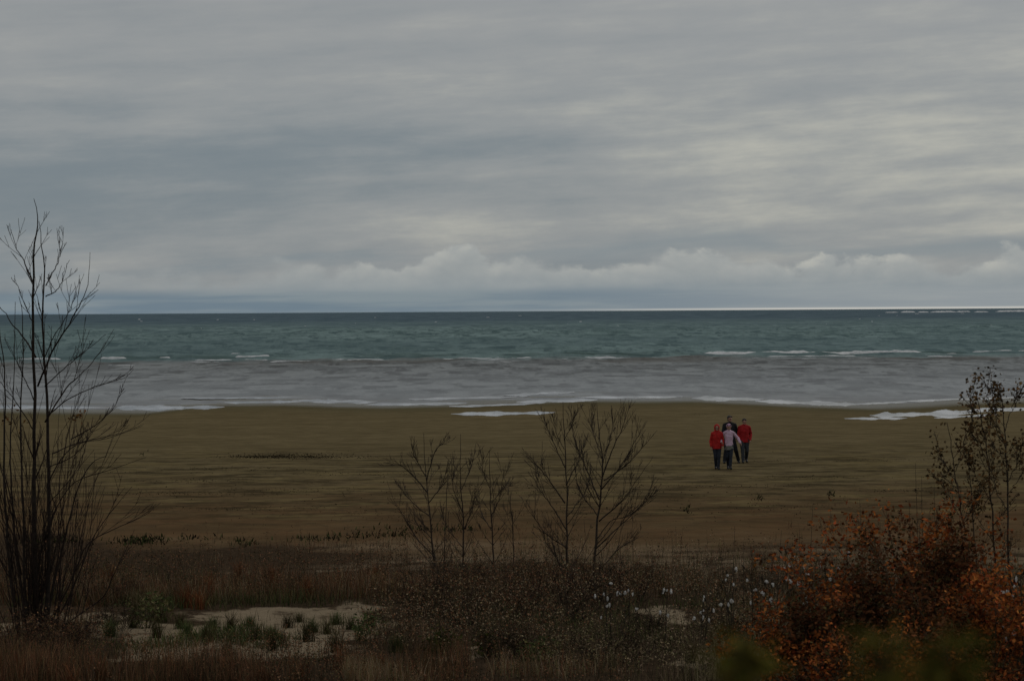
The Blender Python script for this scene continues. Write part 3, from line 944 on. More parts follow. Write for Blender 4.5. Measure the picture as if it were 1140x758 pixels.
rng = random.Random(5)
tree('bare_sapling', 'leafless sapling with many side branches, leftmost of the bare saplings in the middle', (490, 668), 45,
     [([(492, 668), (490, 650), (482, 616), (478, 569), (474, 529), (471, 482)], 1.0), ([(493, 662), (494, 636), (497, 557), (499, 520)], 0.5)],
     [([(476, 548), (460, 530), (446, 518), (431, 518)], 1), ([(474, 530), (463, 510), (458, 492)], .8), ([(475, 535), (482, 508), (490, 496), (499, 494)], .9),
      ([(479, 575), (460, 560), (444, 540)], .9), ([(477, 560), (492, 540), (499, 515)], .8), ([(484, 620), (462, 596), (448, 572), (441, 560)], .9), ([(481, 600), (466, 585), (452, 580)], .6)],
     0.027, 0.015, rng, side=17, twig_branch=11, side_len=1.0, twig_kids=3, mat=M['sapling_bark'])
tree('bare_sapling', 'slender leafless sapling with one straight stem, middle of the three left of the brush', (515, 664), 45.5,
     [([(515, 662), (515, 644), (516, 577), (513, 537), (513, 483)], 1.0)],
     [([(516, 590), (526, 565), (533, 530)], .9), ([(515, 570), (505, 545), (502, 505)], .9), ([(514, 545), (524, 520), (530, 500)], .6), ([(516, 610), (500, 590), (490, 570)], .7)],
     0.025, 0.014, rng, side=17, twig_branch=11, side_len=0.9, twig_kids=2, mat=M['sapling_bark'])
tree('bare_sapling', 'thin short leafless sapling rising from the brush left of the bushy saplings', (549, 640), 46.5,
     [([(549, 640), (549, 616), (546, 557), (545, 500)], 1.0), ([(572, 640), (571, 590), (568, 560), (570, 548)], 0.6)],
     [([(547, 575), (557, 550), (561, 520)], .8), ([(547, 590), (536, 570), (533, 545)], .8), ([(546, 545), (538, 525), (537, 506)], .6), ([(547, 560), (560, 545), (570, 540)], .6)],
     0.023, 0.013, rng, side=17, twig_branch=11, side_len=0.8, twig_kids=2, mat=M['sapling_bark'])
tree('bare_sapling', 'bushy leafless sapling with fine upswept twigs, left one of the tallest pair in the middle', (632, 680), 43,
     [([(633, 682), (632, 649), (631, 598), (631, 543), (628, 480), (626.5, 447)], 1.0)],
     [([(629, 560), (612, 535), (600, 520), (584, 501)], 1), ([(631, 590), (612, 560), (598, 540), (590, 520)], .9), ([(629, 520), (615, 490), (606, 466)], .8),
      ([(630, 540), (645, 510), (652, 485)], .8), ([(632, 610), (604, 590), (588, 560)], .9), ([(631, 575), (650, 550), (662, 520)], .7), ([(628, 490), (638, 470), (641, 456)], .5),
      ([(633, 640), (612, 610), (598, 585)], .8), ([(628, 500), (618, 478), (617, 458)], .5)],
     0.029, 0.015, rng, side=17, twig_branch=11, side_len=1.0, twig_kids=4, mat=M['sapling_bark'])
tree('bare_sapling', 'broad leafless sapling with many forking branches, right of the tallest pair in the middle', (662, 660), 43.8,
     [([(661, 668), (662, 620), (667, 565), (671, 522), (667, 480), (664, 448)], 1.0)],
     [([(667, 556), (650, 515), (640, 490), (636, 465)], 1), ([(671, 530), (684, 495), (694, 474), (698, 452)], 1), ([(667, 580), (690, 560), (705, 540), (727, 508)], 1.1),
      ([(669, 545), (690, 520), (705, 495), (718, 470)], 1), ([(664, 610), (690, 585), (712, 565), (733, 545)], 1), ([(671, 515), (680, 485), (683, 460)], .7), ([(670, 510), (660, 480), (655, 452)], .7),
      ([(666, 575), (645, 545), (640, 520)], .8), ([(664, 600), (680, 580), (700, 574), (722, 556)], .8), ([(663, 640), (690, 610), (716, 596)], .9), ([(672, 535), (700, 515), (722, 490)], .8)],
     0.030, 0.015, rng, side=17, twig_branch=11, side_len=1.1, twig_kids=4, mat=M['sapling_bark'])

# poplar saplings at the right that still hold their brown leaves
rng = random.Random(9)
for (lab, bp, Y, stems, brs, nl) in [
    ('tallest slender sapling still holding dark brown leaves, behind the orange bush at the right', (1124, 700), 27.0,
     [([(1126, 720), (1124, 640), (1121, 540), (1119, 486), (1112, 428)], 1.0)],
     [([(1120, 500), (1110, 470), (1104, 430)], .9), ([(1119, 480), (1128, 450), (1133, 432)], .8), ([(1121, 540), (1134, 510), (1142, 478)], .8), ([(1122, 570), (1108, 540), (1100, 500)], .9),
      ([(1118, 460), (1108, 440), (1092, 424)], .7), ([(1121, 550), (1136, 530), (1150, 500)], .7)], 300),
    ('slender brown-leaved sapling left of the tallest one, top at the water edge', (1108, 700), 27.6,
     [([(1110, 720), (1107, 620), (1103, 540), (1096, 484), (1086, 434)], 0.9)],
     [([(1101, 520), (1090, 490), (1080, 460)], .8), ([(1098, 490), (1106, 460), (1110, 445)], .7), ([(1104, 560), (1086, 530), (1074, 505)], .8), ([(1094, 470), (1082, 450), (1080, 428)], .6)], 260),
    ('shorter brown-leaved sapling leaning left above the orange bush', (1080, 690), 27.3,
     [([(1088, 715), (1078, 630), (1072, 580), (1062, 521), (1054, 470)], 0.8), ([(1090, 715), (1086, 620), (1082, 560), (1078, 500)], 0.6)],
     [([(1066, 540), (1054, 520), (1046, 500)], .7), ([(1064, 525), (1072, 500), (1074, 478)], .7), ([(1070, 570), (1056, 552), (1048, 535)], .7), ([(1072, 585), (1086, 560), (1092, 535)], .7)], 280)]:
    tt = []
    e, root = tree('poplar_sapling', lab, bp, Y, stems, brs, 0.017, 0.007, rng, side=13, side_len=0.5, twig_kids=3, dj=0.25, mat=M['sapling_bark'], tipsout=tt, up=0.35)
    tt = np.array([tuple(t) for t in tt])
    # leaves hang near the twig ends of the upper half
    zc = root.z + 1.25
    nl = int(nl * 2.4)
    tt = tt[tt[:, 2] > zc]
    L = Leaves()
    cen = tt[NP.integers(0, len(tt), nl)] + NP.normal(size=(nl, 3)) * np.array([0.05, 0.06, 0.05])
    L.leaves(cen, NP.uniform(0.028, 0.058, nl), pal([(0.085, 0.055, 0.026), (0.115, 0.068, 0.030), (0.060, 0.042, 0.022), (0.15, 0.085, 0.034)], nl, 0.35), 0.75, 0.4)
    L.build('leaves', M['foliage'], e, root)

# ------------------------------------------------------------------ bushes
def bush(name, label, px, Y, height, width, rng, nst, leafcols, nleaf, ls, stemcol, group=None, depth=2, kids=4, aspect=0.55, dead=0.0, cat='bush',
         lean=0.0, top_cols=None, seglen=1.0, leafname='leaves'):
    x = (px - 570) / F * Y
    root = Vector((x, Y, H(x, Y)))
    e = empty(name, root, label, cat, group)
    st = MB(); tips = []
    for k in range(nst):
        an = rng.uniform(0, 6.28); rr = rng.random() ** 0.5
        d = Vector((math.cos(an) * rr * width / height * 0.9 + lean, math.sin(an) * rr * width / height * 0.6, 1.0))
        p = root + Vector((math.cos(an) * rr * width * 0.16, math.sin(an) * rr * width * 0.16, 0))
        p.z = H(p.x, p.y) - 0.05
        L = height * rng.uniform(0.7, 1.08) * (1.0 - 0.25 * rr) * math.sqrt(1 + (d.x ** 2 + d.y ** 2)) * 0.92
        shoot(st, p, d, L, rng.uniform(0.006, 0.012) * height ** 0.5, rng, depth, tips, 8, 0.12, 0.10, kids, 0.7, 0.002)
    st.build('stems', stemcol, e, root)
    if nleaf:
        T = np.array([tuple(t) for t in tips]); T = T[T[:, 2] > root.z + 0.10 * height]
        n = nleaf
        cen = T[NP.integers(0, len(T), n)] + NP.normal(size=(n, 3)) * 0.065 * seglen
        c = pal(leafcols, n, 0.35)
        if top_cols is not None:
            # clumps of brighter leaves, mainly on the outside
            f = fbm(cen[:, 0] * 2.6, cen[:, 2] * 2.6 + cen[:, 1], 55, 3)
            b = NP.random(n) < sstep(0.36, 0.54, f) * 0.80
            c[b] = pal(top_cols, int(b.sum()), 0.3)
        Lv = Leaves(); Lv.leaves(cen, NP.uniform(0.6, 1.3, n) * ls, c, aspect)
        Lv.build(leafname, M['foliage'], e, root)
    return e


rng = random.Random(33)
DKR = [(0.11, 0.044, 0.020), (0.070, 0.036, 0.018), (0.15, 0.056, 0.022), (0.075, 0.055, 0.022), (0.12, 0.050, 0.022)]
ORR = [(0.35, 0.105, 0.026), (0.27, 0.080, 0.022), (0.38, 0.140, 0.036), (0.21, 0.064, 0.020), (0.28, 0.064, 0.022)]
rb = M['twig']
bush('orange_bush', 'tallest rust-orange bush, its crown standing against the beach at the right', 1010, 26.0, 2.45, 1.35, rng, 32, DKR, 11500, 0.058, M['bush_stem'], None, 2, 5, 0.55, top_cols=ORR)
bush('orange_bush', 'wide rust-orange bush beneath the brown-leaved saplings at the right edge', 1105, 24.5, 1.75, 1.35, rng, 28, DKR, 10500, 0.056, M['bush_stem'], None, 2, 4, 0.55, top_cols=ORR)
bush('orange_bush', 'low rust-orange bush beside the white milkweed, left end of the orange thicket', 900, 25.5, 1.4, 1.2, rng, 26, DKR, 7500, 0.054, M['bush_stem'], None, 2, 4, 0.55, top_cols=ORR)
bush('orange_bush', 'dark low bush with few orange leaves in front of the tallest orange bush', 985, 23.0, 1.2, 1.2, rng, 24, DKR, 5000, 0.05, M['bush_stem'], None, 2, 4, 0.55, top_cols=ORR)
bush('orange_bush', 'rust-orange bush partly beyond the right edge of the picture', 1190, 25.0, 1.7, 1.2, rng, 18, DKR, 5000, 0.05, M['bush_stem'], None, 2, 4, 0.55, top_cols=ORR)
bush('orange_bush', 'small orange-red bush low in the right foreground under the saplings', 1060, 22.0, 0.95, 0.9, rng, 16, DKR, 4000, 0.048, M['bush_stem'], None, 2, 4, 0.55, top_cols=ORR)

# brown brush round the saplings
BRN = [(0.068, 0.045, 0.028), (0.090, 0.060, 0.038), (0.050, 0.034, 0.022), (0.115, 0.080, 0.052)]
BR2 = BRN + RB
for (lab, px, Y, h, w, n, cols, nl) in [
    ('dense brown brush around the foot of the leftmost middle sapling', 468, 40.0, 0.95, 1.0, 20, BR2, 1800),
    ('twiggy brush hiding the foot of the bushy left sapling of the tallest pair', 628, 42.0, 1.0, 0.8, 20, BR2, 1200),
    ('twiggy brush hiding the foot of the broad right sapling of the tallest pair', 668, 42.6, 1.05, 0.8, 20, BR2, 1200),
    ('twiggy brush hiding the foot of the slender straight sapling', 518, 43.6, 0.95, 0.8, 18, BR2, 1100),
    ('twiggy brush between the short thin sapling and the tallest pair', 582, 43.8, 0.8, 0.9, 18, BR2, 1100),
    ('dark domed brush just right of the sandy clearing', 515, 37.5, 0.85, 1.0, 20, BRN + DK, 1900),
    ('brown brush right of the dark domed brush', 575, 39.0, 0.9, 1.0, 18, BR2, 1600),
    ('dark brush below the bushy pair of saplings', 630, 38.0, 0.85, 0.9, 18, BRN + DK, 1500),
    ('fine twigged brush right of the bushy pair of saplings', 705, 42.5, 0.95, 1.0, 18, BR2, 1300),
    ('low dark brush left of the pale sand patch', 715, 36.0, 0.6, 0.8, 16, BRN + DK, 1300),
    ('low brown brush in front, below the middle saplings', 560, 33.0, 0.6, 0.9, 18, BRN + DK, 1600),
    ('brown brush between the pale sand patch and the orange thicket', 800, 35.5, 0.65, 0.85, 16, BRN + OL, 1300),
    ('dark grassy brush behind the milkweed at the right', 850, 42.0, 0.75, 1.0, 16, BRN + DK, 1300),
    ('brown mound of brush under the tall left tree', 55, 34.5, 0.62, 1.1, 22, BRN + BRN + RB, 2200),
    ('brown mound of brush at the left edge in front of the tall tree', 0, 34.0, 0.72, 1.1, 22, BRN + BRN + RB, 2200),
    ('low dark brush right of the tall left tree', 130, 36.5, 0.5, 0.8, 16, BRN + DK, 1300),
    ('dark low brush in the bottom middle of the dune', 680, 31.5, 0.55, 0.9, 16, BRN + DK, 1400),
    ('dark low brush on the far side of the clearing', 120, 43.0, 0.6, 1.0, 16, BRN + DK, 1200)]:
    bush('brown_brush', lab, px, Y, h, w, rng, n, cols, nl, 0.036, rb, 'brown brush on the dune', 2, 4, 0.4)

# green plants among the grass
for (lab, px, Y, h, w, n, nl, cols) in [
    ('yellow-green leafy plant at the foot of the dark domed brush', 487, 33.6, 0.42, 0.4, 12, 420, [(0.055, 0.062, 0.016), (0.04, 0.05, 0.015)]),
    ('yellow-green leafy plant right of the first, beside the little sand patch', 546, 33.4, 0.45, 0.4, 12, 380, [(0.06, 0.066, 0.016), (0.04, 0.05, 0.015)]),
    ('dark green leafy plant on the right side of the sandy clearing', 405, 36.6, 0.4, 0.3, 10, 260, GR),
    ('green leafy plant low in front of the brush below the middle saplings', 600, 32.2, 0.36, 0.4, 12, 420, GR + OL),
    ('dull green spiky plant left of the sandy clearing', 160, 37.5, 0.6, 0.45, 12, 380, OL + GR)]:
    bush('green_plant', lab, px, Y, h, w, rng, n, cols, nl, 0.075, M['stalk'], None, 1, 3, 0.4, cat='plant')

def tussock(label, group, px, Y, h, n, cols, heads=0.0):
    x = (px - 570) / F * Y
    root = Vector((x, Y, H(x, Y)))
    e = empty('grass_tussock', root, label, 'grass clump', group)
    L = Leaves()
    a = NP.uniform(0, 6.28, n); r_ = np.abs(NP.normal(0, 0.07, n))
    P = np.stack([x + np.cos(a) * r_, Y + np.sin(a) * r_, np.full(n, root.z - 0.02)], 1)
    hh = NP.uniform(0.45, 1.1, n) * h
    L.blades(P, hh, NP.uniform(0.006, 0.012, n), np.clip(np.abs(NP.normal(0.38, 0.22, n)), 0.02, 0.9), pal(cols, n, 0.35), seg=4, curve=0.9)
    m = int(n * heads)
    if m:
        top = P[:m] + np.stack([NP.normal(0, 0.25 * h, m), NP.normal(0, 0.25 * h, m), hh[:m] * NP.uniform(0.8, 1.15, m)], 1)
        pts = np.repeat(top, 7, axis=0) + NP.normal(size=(m * 7, 3)) * np.array([0.010, 0.010, 0.035])
        L.leaves(pts, NP.uniform(0.015, 0.032, m * 7), pal(cols, m * 7, 0.3) * 1.15, 0.4)
    L.build('blades', M['grass'], e, root)


STRAW = [(0.20, 0.155, 0.085), (0.16, 0.12, 0.066), (0.24, 0.19, 0.11)]
RUST = [(0.17, 0.060, 0.026), (0.13, 0.050, 0.024), (0.20, 0.085, 0.035)]
DKW = [(0.055, 0.040, 0.022), (0.070, 0.046, 0.026), (0.045, 0.040, 0.020)]
OLV = [(0.085, 0.080, 0.032), (0.105, 0.092, 0.040), (0.070, 0.072, 0.028)]
for (px, Y, h) in [(768, 31.6, 0.42), (786, 31.0, 0.36), (680, 31.2, 0.32), (658, 31.8, 0.30), (800, 32.4, 0.35)]:
    tussock('clump of pale straw grass low in front of the milkweed', 'pale straw clumps in front of the milkweed', px, Y, h, 150, STRAW)
for (px, Y, h) in [(165, 39.5, 0.62), (150, 40.5, 0.55), (178, 38.8, 0.45)]:
    tussock('yellowish grass clump between the tall left tree and the sandy clearing', 'yellowish clumps by the clearing', px, Y, h, 150, STRAW + OLV)
for (px, Y, h) in [(205, 41.6, 0.5), (220, 41.2, 0.45), (232, 44, 0.6), (300, 46, 0.65), (380, 45, 0.6), (120, 46, 0.6), (340, 43.5, 0.55), (415, 46.5, 0.65), (265, 47.5, 0.55)]:
    tussock('rust-red weed clump in the grass band behind the sandy clearing', 'rust-red clumps behind the clearing', px, Y, h, 130, RUST)
for (px, Y, h) in [(40, 30.5, 0.5), (110, 30.0, 0.45), (15, 29.4, 0.5), (185, 30.5, 0.4), (250, 30.2, 0.45), (330, 29.6, 0.42), (420, 30.3, 0.42), (75, 28.8, 0.4), (290, 28.9, 0.4), (375, 31.5, 0.42)]:
    tussock('rust-brown grass clump along the bottom of the picture, left half', 'rust-brown clumps along the bottom', px, Y, h, 130, RUST + RB)
for (px, Y, h) in [(345, 37.0, 0.28), (300, 36.2, 0.25), (235, 37.6, 0.26), (372, 38.2, 0.26), (275, 38.0, 0.22), (205, 36.0, 0.3), (400, 35.4, 0.3), (440, 34.2, 0.34), (120, 36.0, 0.34)]:
    tussock('low dark green grass clump on the sandy clearing', 'green clumps on the clearing', px, Y, h, 170, GR, 0.0)
for (px, Y, h) in [(255, 37.4, 0.42), (282, 35.6, 0.36), (318, 37.8, 0.30), (340, 35.2, 0.40), (362, 36.6, 0.34), (388, 37.4, 0.30), (228, 35.2, 0.42), (198, 37.2, 0.36), (172, 35.8, 0.40),
                   (300, 34.2, 0.42), (250, 33.6, 0.40), (410, 37.8, 0.34), (370, 34.0, 0.42), (330, 38.6, 0.22), (145, 37.6, 0.3)]:
    tussock('dark brown withered weed clump breaking up the pale sand of the clearing', 'withered clumps on the pale sand', px, Y, h, 110, DKW + OLV)
for (px, Y, h) in [(735, 43.5, 0.6), (770, 45, 0.65), (705, 46.5, 0.6), (800, 44, 0.6), (835, 46, 0.65), (600, 45.5, 0.6), (650, 47.5, 0.6), (880, 43, 0.6)]:
    tussock('olive-brown grass clump at the far edge of the brush, right of the saplings', 'olive-brown clumps at the far edge of the brush', px, Y, h, 130, OLV + RB)

# out-of-focus evergreen tips close to the camera, bottom right
for (lab, px, py, Y, hpx, w) in [
    ('blurred dark green evergreen tip close to the camera, left one at the bottom right', 826, 706, 1.6, 90, 0.10),
    ('blurred dark green evergreen tip close to the camera, middle one at the bottom right', 985, 738, 1.5, 90, 0.10),
    ('blurred dark green evergreen tip close to the camera, right one at the bottom right', 1050, 728, 1.55, 90, 0.11)]:
    top = at(px, py, Y)
    root = Vector((top.x, Y, H(top.x, Y)))
    e = empty('evergreen_shrub', root, lab, 'shrub')
    hh = top.z - root.z
    st = MB(); L = Leaves()
    st.tube([root - Vector((0, 0, 0.05)), root + Vector((0, 0, hh * 0.5)), Vector(top)], [0.018, 0.010, 0.002], 6)
    pos = []
    for k in range(75):
        t = rng.uniform(0.5, 1.0)
        p = root + Vector((0, 0, hh * t)); an = rng.uniform(0, 6.28)
        ln = (1.02 - t) * 0.15 + 0.006
        d = Vector((math.cos(an), math.sin(an), 0.9)).normalized()
        q = [p + d * ln * s_ + Vector((0, 0, 0.1 * ln * s_ * s_)) for s_ in (0, .5, 1)]
        st.tube(q, [0.004, 0.003, 0.001], 4)
        for s_ in np.linspace(0.15, 1, 14):
            c = p + d * ln * s_ + Vector((0, 0, 0.1 * ln * s_ * s_))
            for _ in range(3): pos.append((c.x + rng.gauss(0, .008), c.y + rng.gauss(0, .008), c.z + rng.gauss(0, .008)))
    pos = np.array(pos)
    L.leaves(pos, NP.uniform(0.012, 0.026, len(pos)), pal([(0.115, 0.108, 0.022), (0.14, 0.122, 0.026), (0.155, 0.125, 0.028)], len(pos)), 0.22)
    st.build('stem', M['stalk'], e, root)
    L.build('needles', M['foliage'], e, root)

# ------------------------------------------------------------------ milkweed with open pods
def milkweed(label, group, px, pytop, Y, rng):
    top = at(px, pytop, Y)
    root = Vector((top.x + rng.uniform(-.08, .08), Y, 0)); root.z = H(root.x, root.y)
    e = empty('milkweed', root, label, 'plant', group)
    st = MB()
    mid = root.lerp(top, 0.55) + Vector((rng.gauss(0, .03), rng.gauss(0, .03), 0))
    pts = curve_pts([root - Vector((0, 0, .04)), mid, top], 8)
    st.tube(pts, [0.010 - 0.0008 * i for i in range(9)], 5)
    n = rng.randint(3, 6)
    spots = []
    for k in range(n):
        t = rng.uniform(0.5, 1.0); q = pts[min(8, int(t * 8))]
        an = rng.uniform(0, 6.28)
        p2 = q + Vector((math.cos(an) * 0.09, math.sin(an) * 0.07, rng.uniform(0.02, 0.09)))
        st.tube([q, q.lerp(p2, 0.6) + Vector((0, 0, -.01)), p2], [0.003, 0.0025, 0.002], 4)
        spots.append(p2)
    st.build('stem', M['stalk'], e, root)
    for p2 in spots:
        # pod husk: a pointed boat; fluff bursting from it
        hb = MB(); ax = Vector((rng.gauss(0, .5), rng.gauss(0, .5), 1)).normalized()
        L = rng.uniform(0.06, 0.085)
        hb.tube([p2 + ax * L * s_ for s_ in (0, .25, .6, 1)], [0.004, 0.013, 0.011, 0.001], 6)
        pod = hb.build('seed_pod', M['stalk'], e, root)
        if rng.random() < 0.8:
            bm = bmesh.new(); bmesh.ops.create_icosphere(bm, subdivisions=2, radius=1.0)
            c = p2 + ax * L * 0.55 + Vector((rng.gauss(0, .015), -0.012, rng.gauss(0, .012)))
            sx, sy_, sz = rng.uniform(.007, .021), rng.uniform(.007, .017), rng.uniform(.012, .032)
            for v in bm.verts:
                k = 1 + rng.uniform(-.4, .6)
                v.co = Vector((v.co.x * sx * k, v.co.y * sy_ * k, v.co.z * sz * k)) + c - root
            me = bpy.data.meshes.new('seed_fluff'); bm.to_mesh(me); bm.free()
            me.materials.append(M['fluff'])
            fo = bpy.data.objects.new('seed_fluff', me); COL.objects.link(fo); fo.parent = pod


rng = random.Random(12)
for (px, py) in [(678, 628), (668, 640), (688, 652), (673, 662), (704, 655), (692, 678)]:
    milkweed('milkweed stalk with open white seed pods, in the brush below the bare saplings', 'milkweed below the bare saplings', px + rng.uniform(-3, 3), py, rng.uniform(33, 35.5), rng)
for (px, py) in [(742, 658), (785, 655), (783, 668)]:
    milkweed('milkweed stalk with white seed pods beside the pale sand patch', 'milkweed beside the pale sand patch', px, py, rng.uniform(32, 34), rng)
for (px, py) in [(815, 630), (822, 640), (812, 648), (838, 626), (845, 640), (872, 607), (880, 622), (893, 612), (905, 622), (918, 606), (858, 645), (943, 606)]:
    milkweed('milkweed stalk with white seed pods left of the orange bushes', 'milkweed left of the orange bushes', px + rng.uniform(-3, 3), py, rng.uniform(29, 32), rng)
for (px, py) in [(1122, 655), (1136, 640)]:
    milkweed('milkweed stalk with white seed pods at the right edge of the picture', 'milkweed at the right edge', px, py, rng.uniform(23.5, 24.5), rng)

# tall thin stalks left of the right-hand saplings
Ts = Leaves()
for (px, py, Y) in [(1019, 515, 28), (1026, 530, 28.3), (1012, 556, 28), (957, 556, 29), (905, 560, 30), (920, 585, 30), (942, 578, 29.5), (818, 585, 33), (834, 598, 33), (890, 590, 30), (985, 560, 28.5),
                    (1040, 540, 28), (828, 604, 34), (800, 606, 35), (870, 590, 32)]:
    top = at(px, py, Y); x = top.x + RS.uniform(-.1, .25); z = H(x, Y)
    sb = MB(); root = Vector((x, Y, z))
    pts = curve_pts([root - Vector((0, 0, .03)), root.lerp(top, .5) + Vector((RS.gauss(0, .03), 0, 0)), top], 8)
    sb.tube(pts, [0.006 - 0.0005 * i for i in range(9)], 4)
    e = empty('tall_weed', root, 'tall thin dead weed stalk rising above the brush at the right', 'weed', 'tall dead stalks at the right')
    sb.build('stem', M['stalk'], e, root)
    L = Leaves(); n = 26
    t = NP.uniform(0.55, 1, n); P = np.array([tuple(pts[int(v * 8)]) for v in t]) + NP.normal(size=(n, 3)) * 0.02
    L.leaves(P, NP.uniform(.02, .045, n), pal(DK + BRN, n), 0.4)
    L.build('withered_leaves', M['foliage'], e, root)


# ------------------------------------------------------------------ people
def ico(bm, c, r, sub=2):
    m = Matrix.Translation(c) @ Matrix.Diagonal((r[0], r[1], r[2], 1))
    bmesh.ops.create_icosphere(bm, subdivisions=sub, radius=1.0, matrix=m)


def cap(bm, a, b, ra, rb, n=7):
    """tapered capsule as a run of overlapping balls and a cone"""
    a = Vector(a); b = Vector(b); d = b - a
    L = d.length
    q = Vector((0, 0, 1)).rotation_difference(d.normalized()).to_matrix().to_4x4()
    bmesh.ops.create_cone(bm, cap_ends=True, segments=14, radius1=ra, radius2=rb, depth=L, matrix=Matrix.Translation((a + b) / 2) @ q)
    ico(bm, a, (ra,) * 3); ico(bm, b, (rb,) * 3)


def loft(bm, rings, n=20):
    """rings: (centre, rx, ry) upward"""
    vs = []
    for c, rx, ry in rings:
        vs.append([bm.verts.new((c[0] + math.cos(2 * math.pi * k / n) * rx, c[1] + math.sin(2 * math.pi * k / n) * ry, c[2])) for k in range(n)])
    for i in range(len(vs) - 1):
        for k in range(n):
            bm.faces.new((vs[i][k], vs[i][(k + 1) % n], vs[i + 1][(k + 1) % n], vs[i + 1][k]))
    bm.faces.new(list(reversed(vs[0]))); bm.faces.new(vs[-1])


def skin_mesh(name, bm, mat, parent, voxel=0.012, smooth=5, crease=0.0, seed=0):
    me = bpy.data.meshes.new('raw'); bm.to_mesh(me); bm.free()
    o = bpy.data.objects.new('raw', me); COL.objects.link(o)
    r = o.modifiers.new('r', 'REMESH'); r.mode = 'VOXEL'; r.voxel_size = voxel
    s_ = o.modifiers.new('s', 'SMOOTH'); s_.iterations = smooth; s_.factor = 0.5
    dg = bpy.context.evaluated_depsgraph_get(); dg.update()
    ev = o.evaluated_get(dg)
    m2 = bpy.data.meshes.new_from_object(ev)
    COL.objects.unlink(o); bpy.data.objects.remove(o)
    n = len(m2.vertices)
    if crease:
        co = np.zeros(n * 3, np.float32); m2.vertices.foreach_get('co', co); co = co.reshape(-1, 3)
        no = np.zeros(n * 3, np.float32); m2.vertices.foreach_get('normal', no); no = no.reshape(-1, 3)
        f = fbm(co[:, 0] * 9 + co[:, 2] * 5 + seed, co[:, 2] * 16 + co[:, 1] * 9, 5 + seed, 3) - 0.5
        co = co + no * (f * crease)[:, None]
        m2.vertices.foreach_set('co', co.astype(np.float32).ravel())
    m2.name = name
    m2.materials.clear(); m2.materials.append(mat)
    m2.polygons.foreach_set('use_smooth', [True] * len(m2.polygons))
    m2.update()
    ob = bpy.data.objects.new(name, m2); COL.objects.link(ob); ob.parent = parent
    return ob


def ik(a, b, l1, l2, hint):
    a = Vector(a); b = Vector(b); d = b - a; L = min(d.length, (l1 + l2) * 0.998)
    dn = d.normalized(); b = a + dn * L
    x = (l1 * l1 - l2 * l2 + L * L) / (2 * L); h = math.sqrt(max(l1 * l1 - x * x, 0))
    hv = Vector(hint); hv = (hv - dn * hv.dot(dn)).normalized()
    return a + dn * x + hv * h, b


